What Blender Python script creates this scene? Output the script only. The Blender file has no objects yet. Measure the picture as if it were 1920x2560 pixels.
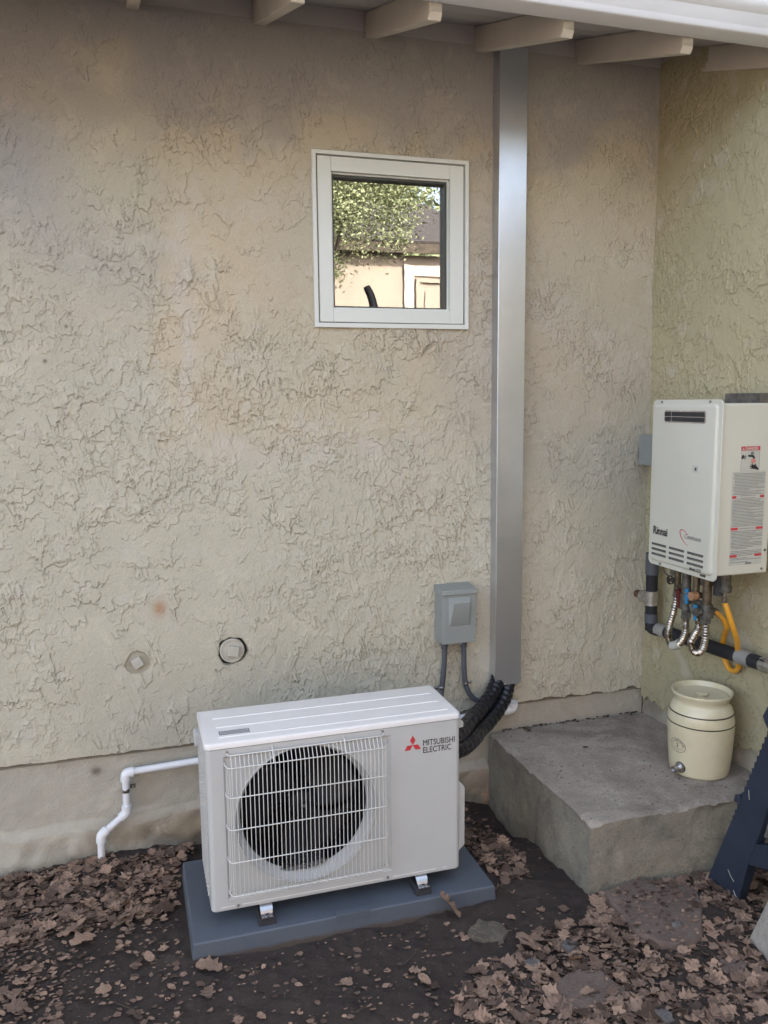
import bpy, math, random
import numpy as np
from mathutils import Vector, Matrix
PI = math.pi
sc = bpy.context.scene
C = bpy.data.collections.new('Scene'); sc.collection.children.link(C)

# ---------------------------------------------------------------- camera
cam_d = bpy.data.cameras.new('camera'); cam = bpy.data.objects.new('camera', cam_d); C.objects.link(cam)
sc.camera = cam
cam_d.sensor_fit = 'VERTICAL'; cam_d.sensor_height = 36.0; cam_d.lens = 36.0 * 2076.5 / 2560.0
cam_d.clip_start = 0.05; cam_d.clip_end = 400
rt = Vector((0.95549402, -0.29482702, -0.01040179)); up = Vector((0.04905138, 0.12400292, 0.99106873)); fw = Vector((0.29090399, 0.94747047, -0.13294573))
M = Matrix.Identity(4)
for i in range(3):
    M[i][0] = rt[i]; M[i][1] = up[i]; M[i][2] = -fw[i]
M.translation = (0.7486, -3.0556, 1.6241)
cam.matrix_world = M

# ---------------------------------------------------------------- light: open shade, sun behind the house
SUN_EL = math.radians(34); SUN_AZ = math.radians(38)          # azimuth from +Y towards +X
w = bpy.data.worlds.new('World'); sc.world = w; w.use_nodes = True
nt = w.node_tree; bg = nt.nodes['Background']
sky = nt.nodes.new('ShaderNodeTexSky'); sky.sky_type = 'NISHITA'; sky.sun_disc = False
sky.sun_elevation = SUN_EL; sky.sun_rotation = SUN_AZ; sky.air_density = 1.0; sky.dust_density = 3.0; sky.ozone_density = 0.8
hs = nt.nodes.new('ShaderNodeHueSaturation'); hs.inputs['Saturation'].default_value = 0.62      # thin high haze
nt.links.new(sky.outputs[0], hs.inputs['Color']); nt.links.new(hs.outputs[0], bg.inputs[0]); bg.inputs[1].default_value = 0.15
sd = bpy.data.lights.new('sun', 'SUN'); sd.energy = 3.0; sd.angle = math.radians(0.5); sd.color = (1, 0.94, 0.84)
sun = bpy.data.objects.new('sun', sd); C.objects.link(sun)
sdir = Vector((math.sin(SUN_AZ) * math.cos(SUN_EL), math.cos(SUN_AZ) * math.cos(SUN_EL), math.sin(SUN_EL)))
sun.rotation_euler = sdir.to_track_quat('Z', 'Y').to_euler(); sun.location = (0, 5, 8)
sc.view_settings.view_transform = 'Standard'; sc.view_settings.look = 'None'
sc.view_settings.gamma = 1; sc.view_settings.use_curve_mapping = False
sc.view_settings.exposure = 2.7

sc.cycles.sample_clamp_indirect = 6.0
rng = random.Random(7); nrng = np.random.default_rng(11)

# ---------------------------------------------------------------- materials
def new_mat(name):
    m = bpy.data.materials.new(name); m.use_nodes = True
    return m, m.node_tree, m.node_tree.nodes['Principled BSDF']
def mix_rgb(nt, fac, a, b, typ='MIX'):
    n = nt.nodes.new('ShaderNodeMix'); n.data_type = 'RGBA'; n.blend_type = typ
    for idx, v in ((0, fac), (6, a), (7, b)):
        if isinstance(v, bpy.types.NodeSocket): nt.links.new(v, n.inputs[idx])
        elif idx == 0: n.inputs[0].default_value = v
        else: n.inputs[idx].default_value = (*v, 1)
    return n.outputs[2]
def noise(nt, scale, detail=4, rough=0.55, coord=None, dist=0.0):
    n = nt.nodes.new('ShaderNodeTexNoise'); n.inputs['Scale'].default_value = scale
    n.inputs['Detail'].default_value = detail; n.inputs['Roughness'].default_value = rough; n.inputs['Distortion'].default_value = dist
    if coord is not None: nt.links.new(coord, n.inputs['Vector'])
    return n.outputs[0]
def ramp(nt, val, a, b):
    n = nt.nodes.new('ShaderNodeMapRange'); n.inputs[1].default_value = a; n.inputs[2].default_value = b
    nt.links.new(val, n.inputs[0]); return n.outputs[0]
def wpos(nt):
    g = nt.nodes.new('ShaderNodeNewGeometry'); return g.outputs['Position']
def ocoord(nt):
    g = nt.nodes.new('ShaderNodeTexCoord'); return g.outputs['Object']
def attr(nt, name):
    n = nt.nodes.new('ShaderNodeAttribute'); n.attribute_name = name; return n.outputs['Fac']
def bump(nt, b, h, strength, dist=0.002):
    n = nt.nodes.new('ShaderNodeBump'); n.inputs['Strength'].default_value = strength; n.inputs['Distance'].default_value = dist
    nt.links.new(h, n.inputs['Height']); nt.links.new(n.outputs[0], b.inputs['Normal']); return n
def mat(name, col, rough=0.5, metal=0.0, var=0.08, scale=8, bmp=0.0, bscale=200, col2=None, fine=0.0, coat=0.0, spec=None):
    m, nt, b = new_mat(name)
    p = ocoord(nt)
    c2 = col2 or tuple(min(1, c * (1 - var * 2.2)) for c in col)
    f = ramp(nt, noise(nt, scale, 5, 0.6, p), 0.35, 0.7)
    c = mix_rgb(nt, f, col, c2)
    if fine:
        c = mix_rgb(nt, ramp(nt, noise(nt, scale * 25, 3, 0.6, p), 0.4, 0.75), c, tuple(x * (1 - fine) for x in col))
    nt.links.new(c, b.inputs['Base Color'])
    rn = nt.nodes.new('ShaderNodeMapRange'); rn.inputs[3].default_value = max(0, rough - 0.06); rn.inputs[4].default_value = min(1, rough + 0.08)
    nt.links.new(noise(nt, scale * 3, 3, 0.5, p), rn.inputs[0]); nt.links.new(rn.outputs[0], b.inputs['Roughness'])
    b.inputs['Metallic'].default_value = metal
    b.inputs['Coat Weight'].default_value = coat
    if spec is not None: b.inputs['Specular IOR Level'].default_value = spec
    if bmp: bump(nt, b, noise(nt, bscale, 4, 0.6, p), bmp)
    return m
MT = {}
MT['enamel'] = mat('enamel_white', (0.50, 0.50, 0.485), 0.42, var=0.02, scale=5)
MT['enamel_top'] = mat('enamel_lid', (0.76, 0.73, 0.70), 0.42, var=0.02, scale=9)  # same enamel made lighter, overhead sky light put into its colour
MT['wire'] = mat('wire_coating', (0.66, 0.65, 0.61), 0.35, var=0.02)
MT['seam'] = mat('seam_dark', (0.08, 0.08, 0.08), 0.8)
MT['fan'] = mat('fan_plastic', (0.010, 0.010, 0.013), 0.5, spec=0.25)
MT['coil'] = mat('coil_fins', (0.012, 0.012, 0.014), 0.8, spec=0.1)
MT['steel'] = mat('zinc_steel', (0.50, 0.51, 0.53), 0.28, metal=1.0, var=0.08, scale=30)
MT['screw'] = mat('screw_steel', (0.35, 0.34, 0.33), 0.4, metal=1.0)
MT['rubber'] = mat('black_rubber', (0.03, 0.03, 0.035), 0.7)
def pad_mat():
    m, nt, b = new_mat('pad_plastic'); p = wpos(nt)
    c = mix_rgb(nt, ramp(nt, noise(nt, 4, 5, 0.6, p), 0.35, 0.7), (0.092, 0.108, 0.132), (0.072, 0.086, 0.108))
    sx = nt.nodes.new('ShaderNodeSeparateXYZ'); nt.links.new(p, sx.inputs[0])
    z_ = nt.nodes.new('ShaderNodeMath'); z_.operation = 'MULTIPLY_ADD'; z_.inputs[1].default_value = -38.0; z_.inputs[2].default_value = 0.62; nt.links.new(sx.outputs[2], z_.inputs[0])
    a_ = nt.nodes.new('ShaderNodeMath'); a_.operation = 'ADD'; nt.links.new(z_.outputs[0], a_.inputs[0]); nt.links.new(noise(nt, 22, 6, 0.75, p), a_.inputs[1])
    c = mix_rgb(nt, ramp(nt, a_.outputs[0], 0.62, 1.05), c, (0.075, 0.058, 0.048))         # mud splash low on the sides
    c = mix_rgb(nt, ramp(nt, noise(nt, 70, 5, 0.8, p), 0.62, 0.80), c, (0.15, 0.145, 0.14))
    nt.links.new(c, b.inputs['Base Color']); b.inputs['Roughness'].default_value = 0.62
    bump(nt, b, noise(nt, 320, 3, 0.6, p), 0.6, 0.0015); return m
MT['pad'] = pad_mat()
MT['pvc'] = mat('pvc_white', (0.74, 0.75, 0.77), 0.35, var=0.02)
MT['greybox'] = mat('grey_enamel', (0.265, 0.285, 0.275), 0.45, var=0.04, scale=6)
MT['conduit'] = mat('grey_conduit', (0.085, 0.09, 0.105), 0.55, var=0.06, scale=12)
MT['hose'] = mat('black_tape', (0.010, 0.010, 0.015), 0.28, var=0.1, scale=40, bmp=0.7, bscale=60)
MT['vinyl'] = mat('window_vinyl', (0.70, 0.72, 0.675), 0.45, var=0.015, scale=3)
MT['vinyl_dark'] = mat('window_spacer', (0.07, 0.08, 0.07), 0.5)
MT['gasket'] = mat('grey_gasket', (0.26, 0.27, 0.25), 0.7)
MT['black'] = mat('black_print', (0.025, 0.025, 0.03), 0.5)
MT['greyprint'] = mat('grey_print', (0.2, 0.2, 0.2), 0.6)
MT['red'] = mat('red_print', (0.55, 0.045, 0.055), 0.5, var=0.04)
MT['pink'] = mat('pink_print', (0.65, 0.25, 0.22), 0.6)
MT['paper'] = mat('label_paper', (0.50, 0.50, 0.44), 0.55, var=0.05, scale=20)
MT['plate'] = mat('silver_label', (0.42, 0.41, 0.44), 0.45, var=0.12, scale=60)
MT['heater'] = mat('heater_enamel', (0.60, 0.59, 0.51), 0.36, var=0.035, scale=3, col2=(0.57, 0.555, 0.47), coat=0.15)
MT['chrome'] = mat('vent_chrome', (0.5, 0.5, 0.52), 0.25, metal=1.0)
MT['galvbr'] = mat('old_galvanised', (0.22, 0.20, 0.18), 0.6, metal=0.5, var=0.3, scale=25)
MT['insul'] = mat('foam_insulation', (0.018, 0.018, 0.022), 0.75, bmp=0.4, bscale=90)
MT['tape'] = mat('silver_tape', (0.36, 0.35, 0.33), 0.5, metal=0.25, var=0.1, scale=20, bmp=0.5, bscale=80)
MT['foil'] = mat('foil_tape', (0.62, 0.61, 0.58), 0.33, metal=0.9, var=0.2, scale=60, bmp=1.0, bscale=70)
MT['flex'] = mat('flex_steel', (0.52, 0.47, 0.40), 0.25, metal=1.0, var=0.12, scale=50)
MT['brass'] = mat('dull_brass', (0.20, 0.16, 0.11), 0.5, metal=0.7, var=0.3, scale=40)
MT['copper'] = mat('copper_old', (0.28, 0.15, 0.10), 0.5, metal=0.7, var=0.3, scale=40)
MT['valvegrey'] = mat('valve_body', (0.16, 0.155, 0.14), 0.5, metal=0.5, var=0.3, scale=50)
MT['blue'] = mat('blue_handle', (0.02, 0.22, 0.47), 0.4, var=0.05)
MT['cork'] = mat('tan_cap', (0.40, 0.22, 0.12), 0.65)
MT['orange'] = mat('yellow_gas', (0.78, 0.37, 0.035), 0.4, var=0.06, scale=20)
MT['maroon'] = mat('red_sleeve', (0.13, 0.025, 0.02), 0.5)
MT['jar'] = mat('stoneware_glaze', (0.63, 0.58, 0.41), 0.30, var=0.06, scale=9, col2=(0.57, 0.51, 0.34), coat=0.3)
MT['jarline'] = mat('jar_band', (0.04, 0.035, 0.025), 0.4)
MT['jarblue'] = mat('jar_emblem', (0.075, 0.095, 0.11), 0.5)
MT['navy'] = mat('navy_plastic', (0.026, 0.036, 0.060), 0.5, var=0.2, scale=6, bmp=0.3, bscale=120, fine=0.2)
MT['gutter'] = mat('gutter_white', (0.74, 0.75, 0.78), 0.35, var=0.02)
MT['rafter'] = mat('rafter_paint', (0.64, 0.58, 0.50), 0.65, var=0.05, scale=5, bmp=0.3, bscale=50)
MT['rafter_end'] = mat('rafter_end', (0.60, 0.58, 0.52), 0.7, var=0.2, scale=20)
MT['roofunder'] = mat('roof_board_paint', (0.50, 0.485, 0.49), 0.7, var=0.05, scale=4, bmp=0.3, bscale=50)
MT['shingle'] = mat('roof_shingle', (0.07, 0.055, 0.05), 0.9, var=0.3, scale=30, bmp=1, bscale=40)
MT['plugpaint'] = mat('plug_paint', (0.50, 0.47, 0.40), 0.7, var=0.08, scale=30)
MT['dark'] = mat('room_dark', (0.10, 0.085, 0.07), 0.9)
MT['sealant'] = mat('dark_gap', (0.03, 0.028, 0.03), 0.9)

def concrete(name, a, b, c, sc_=2.2, bs=1.0):
    m, nt, bs_ = new_mat(name); p = wpos(nt)
    f1 = ramp(nt, noise(nt, sc_, 6, 0.65, p, 0.6), 0.38, 0.62)
    col = mix_rgb(nt, f1, a, b)
    f2 = ramp(nt, noise(nt, sc_ * 3.3, 5, 0.7, p, 0.4), 0.5, 0.75)
    col = mix_rgb(nt, f2, col, c)
    f3 = ramp(nt, noise(nt, 90, 4, 0.7, p), 0.3, 0.75)
    col = mix_rgb(nt, f3, col, mix_rgb(nt, 0.35, col, (0.03, 0.03, 0.025)))
    nt.links.new(col, bs_.inputs['Base Color']); bs_.inputs['Roughness'].default_value = 0.9
    vo = nt.nodes.new('ShaderNodeTexVoronoi'); vo.inputs['Scale'].default_value = 75; nt.links.new(p, vo.inputs['Vector'])   # open pores
    pore = ramp(nt, vo.outputs['Distance'], 0.26, 0.10); pm = nt.nodes.new('ShaderNodeMath'); pm.operation = 'MULTIPLY'; nt.links.new(pore, pm.inputs[0]); nt.links.new(ramp(nt, noise(nt, 14, 3, 0.6, p), 0.52, 0.6), pm.inputs[1])
    col = mix_rgb(nt, pm.outputs[0], col, tuple(x * 0.35 for x in a)); nt.links.new(col, bs_.inputs['Base Color'])
    h = nt.nodes.new('ShaderNodeMath'); h.operation = 'ADD'
    nt.links.new(noise(nt, 25, 6, 0.7, p), h.inputs[0]); nt.links.new(noise(nt, 180, 4, 0.7, p), h.inputs[1])
    bump(nt, bs_, h.outputs[0], bs, 0.004)
    return m
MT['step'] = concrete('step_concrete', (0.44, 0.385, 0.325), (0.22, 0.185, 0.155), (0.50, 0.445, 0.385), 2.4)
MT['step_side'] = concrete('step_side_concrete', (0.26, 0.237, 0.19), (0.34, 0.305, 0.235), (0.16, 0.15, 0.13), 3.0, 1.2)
MT['block'] = concrete('pale_concrete', (0.36, 0.33, 0.29), (0.30, 0.275, 0.24), (0.40, 0.37, 0.33), 3.0)
MT['flag'] = concrete('flagstone', (0.19, 0.138, 0.112), (0.15, 0.108, 0.088), (0.225, 0.17, 0.14), 6)
MT['mossrock'] = concrete('mossy_stone', (0.15, 0.125, 0.095), (0.09, 0.075, 0.06), (0.26, 0.22, 0.15), 14)
MT['stone'] = concrete('pebble_stone', (0.17, 0.155, 0.15), (0.12, 0.11, 0.105), (0.24, 0.22, 0.2), 14)

def stucco_mat(name, base, warm):
    m, nt, b = new_mat(name); p = wpos(nt)
    n1 = ramp(nt, noise(nt, 1.3, 5, 0.6, p, 0.5), 0.35, 0.7)
    col = mix_rgb(nt, n1, base, tuple(x * 0.90 for x in base))
    col = mix_rgb(nt, attr(nt, 'warm'), col, warm)
    n3 = ramp(nt, noise(nt, 7, 5, 0.7, p, 0.8), 0.52, 0.75)
    col = mix_rgb(nt, n3, col, tuple(min(1, x * 1.10) for x in base))
    # grime and stains, plus undercut shade painted into the hollows
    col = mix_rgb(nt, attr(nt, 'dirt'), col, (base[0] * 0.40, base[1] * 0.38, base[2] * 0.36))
    col = mix_rgb(nt, attr(nt, 'grey'), col, (0.36, 0.36, 0.37))  # weathering grey, also carries painted eave shade
    col = mix_rgb(nt, attr(nt, 'pale'), col, (0.60, 0.56, 0.50))
    col = mix_rgb(nt, attr(nt, 'rust'), col, (0.42, 0.20, 0.09))
    sp = ramp(nt, noise(nt, 420, 2, 0.5, p), 0.35, 0.72)
    col = mix_rgb(nt, sp, col, mix_rgb(nt, 0.16, col, (0.05, 0.045, 0.04)))
    nt.links.new(col, b.inputs['Base Color']); b.inputs['Roughness'].default_value = 0.93
    b.inputs['Specular IOR Level'].default_value = 0.2
    h = nt.nodes.new('ShaderNodeMath'); h.operation = 'ADD'
    nt.links.new(noise(nt, 420, 3, 0.6, p), h.inputs[0]); nt.links.new(noise(nt, 150, 5, 0.75, p, 0.5), h.inputs[1])
    bump(nt, b, h.outputs[0], 0.75, 0.0022)
    return m
MT['stucco'] = stucco_mat('stucco', (0.55, 0.51, 0.405), (0.585, 0.495, 0.36))
MT['stucco_b'] = stucco_mat('stucco_side', (0.49, 0.445, 0.29), (0.50, 0.435, 0.28))
MT['found'] = stucco_mat('foundation_paint', (0.47, 0.435, 0.36), (0.31, 0.25, 0.175))

def soil_mat():
    m, nt, b = new_mat('soil'); p = wpos(nt)
    c = mix_rgb(nt, ramp(nt, noise(nt, 5, 6, 0.7, p), 0.35, 0.7), (0.040, 0.028, 0.0235), (0.060, 0.043, 0.035))
    c = mix_rgb(nt, ramp(nt, noise(nt, 260, 4, 0.7, p), 0.60, 0.74), c, (0.13, 0.105, 0.09))
    nt.links.new(c, b.inputs['Base Color']); b.inputs['Roughness'].default_value = 0.95
    h = nt.nodes.new('ShaderNodeMath'); h.operation = 'ADD'
    nt.links.new(noise(nt, 60, 6, 0.75, p), h.inputs[0]); nt.links.new(noise(nt, 300, 4, 0.7, p), h.inputs[1])
    bump(nt, b, h.outputs[0], 1.0, 0.006)
    return m
MT['soil'] = soil_mat()
def leaf_mat(name, a, b_, c):
    m, nt, b = new_mat(name)
    oi = nt.nodes.new('ShaderNodeAttribute'); oi.attribute_name = 'shade'
    oinf = nt.nodes.new('ShaderNodeObjectInfo')
    add = nt.nodes.new('ShaderNodeMath'); add.operation = 'FRACT'
    s_ = nt.nodes.new('ShaderNodeMath'); s_.operation = 'ADD'
    nt.links.new(oi.outputs['Fac'], s_.inputs[0]); nt.links.new(oinf.outputs['Random'], s_.inputs[1]); nt.links.new(s_.outputs[0], add.inputs[0])
    cr = nt.nodes.new('ShaderNodeValToRGB'); cr.color_ramp.elements[0].color = (*a, 1); cr.color_ramp.elements[1].color = (*c, 1)
    e = cr.color_ramp.elements.new(0.5); e.color = (*b_, 1)
    nt.links.new(oi.outputs['Fac'], cr.inputs[0])
    col = mix_rgb(nt, ramp(nt, noise(nt, 120, 4, 0.6, wpos(nt)), 0.4, 0.7), cr.outputs[0], mix_rgb(nt, 0.4, cr.outputs[0], (0.03, 0.02, 0.015)))
    nt.links.new(col, b.inputs['Base Color']); b.inputs['Roughness'].default_value = 0.7
    b.inputs['Specular IOR Level'].default_value = 0.3
    return m
MT['leaf'] = leaf_mat('dry_oak_leaf', (0.060, 0.040, 0.030), (0.215, 0.143, 0.106), (0.37, 0.245, 0.172))

def galv_mat():
    m, nt, b = new_mat('galvanised_sheet'); p = ocoord(nt)
    c = mix_rgb(nt, ramp(nt, noise(nt, 3, 4, 0.6, p), 0.3, 0.7), (0.70, 0.73, 0.79), (0.58, 0.61, 0.68))
    nt.links.new(c, b.inputs['Base Color']); b.inputs['Metallic'].default_value = 1.0
    r = nt.nodes.new('ShaderNodeMapRange'); r.inputs[3].default_value = 0.295; r.inputs[4].default_value = 0.38
    nt.links.new(noise(nt, 14, 5, 0.7, p), r.inputs[0]); nt.links.new(r.outputs[0], b.inputs['Roughness'])
    bump(nt, b, noise(nt, 4, 2, 0.4, p), 0.25, 0.012)
    return m
MT['galv'] = galv_mat()
def glass_mat():
    m, nt, b = new_mat('coated_glass'); nt.nodes.remove(b)
    t = nt.nodes.new('ShaderNodeBsdfTransparent'); t.inputs[0].default_value = (0.82, 0.85, 0.82, 1)
    g = nt.nodes.new('ShaderNodeBsdfGlossy'); g.inputs['Roughness'].default_value = 0.004; g.inputs[0].default_value = (1, 1, 1, 1)
    mx = nt.nodes.new('ShaderNodeMixShader'); mx.inputs[0].default_value = 0.33
    bm_ = nt.nodes.new('ShaderNodeBump'); bm_.inputs['Strength'].default_value = 0.04; bm_.inputs['Distance'].default_value = 0.002
    nt.links.new(noise(nt, 9, 2, 0.4, ocoord(nt)), bm_.inputs['Height']); nt.links.new(bm_.outputs[0], g.inputs['Normal'])
    nt.links.new(t.outputs[0], mx.inputs[1]); nt.links.new(g.outputs[0], mx.inputs[2])
    nt.links.new(mx.outputs[0], nt.nodes['Material Output'].inputs[0])
    return m
MT['glass'] = glass_mat()
MT['treeleaf'] = leaf_mat('tree_leaf', (0.13, 0.15, 0.07), (0.27, 0.30, 0.15), (0.46, 0.48, 0.28))
MT['hedgeleaf'] = leaf_mat('hedge_leaf', (0.03, 0.045, 0.015), (0.05, 0.075, 0.025), (0.07, 0.10, 0.035))
MT['bark'] = mat('bark', (0.10, 0.075, 0.055), 0.9, var=0.3, scale=12, bmp=1, bscale=30)
MT['farwall'] = mat('far_stucco', (0.34, 0.275, 0.225), 0.9, var=0.05, scale=2, bmp=0.3, bscale=60)
MT['fartrim'] = mat('far_trim', (0.50, 0.45, 0.38), 0.6)

# ---------------------------------------------------------------- mesh builder
class MB:
    def __init__(s): s.v = []; s.f = []
    def add(s, vs, fs):
        o = len(s.v); s.v += [tuple(v) for v in vs]; s.f += [tuple(i + o for i in f) for f in fs]; return s
    def box(s, a, b):
        x0, y0, z0 = a; x1, y1, z1 = b
        v = [(x0, y0, z0), (x1, y0, z0), (x1, y1, z0), (x0, y1, z0), (x0, y0, z1), (x1, y0, z1), (x1, y1, z1), (x0, y1, z1)]
        return s.add(v, [(0, 3, 2, 1), (4, 5, 6, 7), (0, 1, 5, 4), (1, 2, 6, 5), (2, 3, 7, 6), (3, 0, 4, 7)])
    def prism(s, pts, d):
        """pts: closed loop of 3-D points, d: extrusion vector"""
        n = len(pts); d = Vector(d); v = [Vector(p) for p in pts] + [Vector(p) + d for p in pts]
        f = [tuple(range(n))[::-1], tuple(range(n, 2 * n))] + [(i, (i + 1) % n, n + (i + 1) % n, n + i) for i in range(n)]
        return s.add(v, f)
    def tube(s, path, r, n=12, cap=True, r_fn=None):
        P = [Vector(p) for p in path]; rings = []; prev = None
        for i, p in enumerate(P):
            t = (P[min(i + 1, len(P) - 1)] - P[max(i - 1, 0)]).normalized()
            if prev is None:
                a = t.orthogonal().normalized()
            else:
                a = (prev - t * prev.dot(t)).normalized()
            prev = a; b = t.cross(a); rr = r_fn(i) if r_fn else r
            rings.append([p + (a * math.cos(2 * PI * k / n) + b * math.sin(2 * PI * k / n)) * rr for k in range(n)])
        v = [q for ring in rings for q in ring]
        f = [(i * n + k, i * n + (k + 1) % n, (i + 1) * n + (k + 1) % n, (i + 1) * n + k) for i in range(len(P) - 1) for k in range(n)]
        if cap: f += [tuple(range(n))[::-1], tuple((len(P) - 1) * n + k for k in range(n))]
        return s.add(v, f)
    def lathe(s, prof, n=48, axis='z', origin=(0, 0, 0), cap=False):
        """prof: list of (r, h)"""
        v = []
        for r, h in prof:
            for k in range(n):
                c, q = r * math.cos(2 * PI * k / n), r * math.sin(2 * PI * k / n)
                p = {'z': (c, q, h), 'y': (c, h, q), 'x': (h, c, q)}[axis]
                v.append((p[0] + origin[0], p[1] + origin[1], p[2] + origin[2]))
        m = len(prof)
        f = [(i * n + k, i * n + (k + 1) % n, (i + 1) * n + (k + 1) % n, (i + 1) * n + k) for i in range(m - 1) for k in range(n)]
        if cap and prof[0][0] > 1e-6: f.append(tuple(range(n))[::-1])
        if cap and prof[-1][0] > 1e-6: f.append(tuple((m - 1) * n + k for k in range(n)))
        return s.add(v, f)
    def build(s, name, m, parent=None, smooth=40, bevel=0, seg=2, **tags):
        me = bpy.data.meshes.new(name); me.from_pydata(s.v, [], s.f); me.validate(); me.update()
        return link_mesh(name, me, m, parent, smooth, bevel, seg, **tags)
def link_mesh(name, me, m, parent=None, smooth=40, bevel=0, seg=2, **tags):
    import bmesh
    bm = bmesh.new(); bm.from_mesh(me); bmesh.ops.remove_doubles(bm, verts=bm.verts, dist=1e-6)
    bmesh.ops.recalc_face_normals(bm, faces=bm.faces); bm.to_mesh(me); bm.free()
    o = bpy.data.objects.new(name, me); C.objects.link(o)
    for mm in (m if isinstance(m, (list, tuple)) else [m]): me.materials.append(mm)
    if smooth:
        me.shade_smooth(); me.set_sharp_from_angle(angle=math.radians(smooth))
    if parent is not None: o.parent = parent
    if bevel:
        b = o.modifiers.new('bevel', 'BEVEL'); b.width = bevel; b.segments = seg; b.limit_method = 'ANGLE'; b.angle_limit = math.radians(40); b.harden_normals = bool(smooth)
    for k, v in tags.items(): o[k] = v
    return o
def thing(name, label, cat, loc=(0, 0, 0), rotz=0, group=None):
    o = bpy.data.objects.new(name, None); C.objects.link(o); o.location = loc; o.rotation_euler = (0, 0, rotz)
    o.empty_display_size = 0.05; o['label'] = label; o['category'] = cat
    if group: o['group'] = group
    return o
def grid_mesh(name, Vtx, nx, ny, mask=None, flat=False):
    """Vtx (ny*nx,3)"""
    I = np.arange(nx * ny).reshape(ny, nx)
    q = np.stack([I[:-1, :-1], I[:-1, 1:], I[1:, 1:], I[1:, :-1]], -1).reshape(-1, 4)
    if mask is not None: q = q[mask.reshape(-1)]
    me = bpy.data.meshes.new(name); me.vertices.add(len(Vtx)); me.vertices.foreach_set('co', Vtx.astype(np.float32).ravel())
    me.loops.add(q.size); me.loops.foreach_set('vertex_index', q.astype(np.int32).ravel())
    me.polygons.add(len(q)); me.polygons.foreach_set('loop_start', (np.arange(len(q)) * 4).astype(np.int32)); me.polygons.foreach_set('loop_total', np.full(len(q), 4, np.int32))
    me.update(); me.validate()
    if flat: me.shade_flat()
    else: me.shade_smooth()
    return me
def add_attr(me, name, arr):
    a = me.attributes.new(name, 'FLOAT', 'POINT'); a.data.foreach_set('value', arr.astype(np.float32).ravel())
def smooth_path(pts, n=8):
    P = [Vector(p) for p in pts]; P = [P[0] * 2 - P[1]] + P + [P[-1] * 2 - P[-2]]; out = []
    for i in range(1, len(P) - 2):
        for k in range(n):
            t = k / n; a, b, c, d = P[i - 1], P[i], P[i + 1], P[i + 2]
            out.append(0.5 * ((2 * b) + (c - a) * t + (2 * a - 5 * b + 4 * c - d) * t * t + (3 * b - a - 3 * c + d) * t ** 3))
    out.append(P[-2]); return out
def text_obj(name, body, size, m, parent, loc, rot, off=0.0, sx=1.0, shear=0.0, ext=0.0003, mw=None):
    cu = bpy.data.curves.new(name, 'FONT'); cu.body = body; cu.size = size; cu.extrude = ext; cu.offset = off; cu.shear = shear; cu.resolution_u = 3
    if mw: cu.space_character = mw
    t = bpy.data.objects.new(name + '_tmp', cu); C.objects.link(t)
    dg = bpy.context.evaluated_depsgraph_get(); me = bpy.data.meshes.new_from_object(t.evaluated_get(dg))
    bpy.data.objects.remove(t); bpy.data.curves.remove(cu)
    me.name = name; me.materials.clear()
    o = bpy.data.objects.new(name, me); C.objects.link(o); me.materials.append(m); o.parent = parent
    o.location = loc; o.rotation_euler = rot; o.scale = (sx, 1, 1)
    return o

# ---------------------------------------------------------------- noise fields for plaster
def gfield(ny, nx, d, L, seed):
    """smooth gaussian random field, unit variance, correlation length L metres on grid step d"""
    r = np.random.default_rng(seed); a = r.standard_normal((ny, nx))
    fy = np.fft.fftfreq(ny, d)[:, None]; fx = np.fft.rfftfreq(nx, d)[None, :]
    k2 = fy * fy + fx * fx
    b = np.fft.irfft2(np.fft.rfft2(a) * np.exp(-k2 * (PI * L) ** 2 / 2), s=(ny, nx))
    b -= b.mean(); return b / b.std()
def sstep(x, a, b):
    t = np.clip((x - a) / (b - a), 0, 1); return t * t * (3 - 2 * t)
def warp(f, wx, wy, d):
    ny, nx = f.shape; Y, X = np.mgrid[0:ny, 0:nx]
    x = np.clip(X + wx / d, 0, nx - 1.001); y = np.clip(Y + wy / d, 0, ny - 1.001)
    x0 = x.astype(int); y0 = y.astype(int); fx = x - x0; fy = y - y0
    return (f[y0, x0] * (1 - fx) * (1 - fy) + f[y0, x0 + 1] * fx * (1 - fy) + f[y0 + 1, x0] * (1 - fx) * fy + f[y0 + 1, x0 + 1] * fx * fy)
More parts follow.
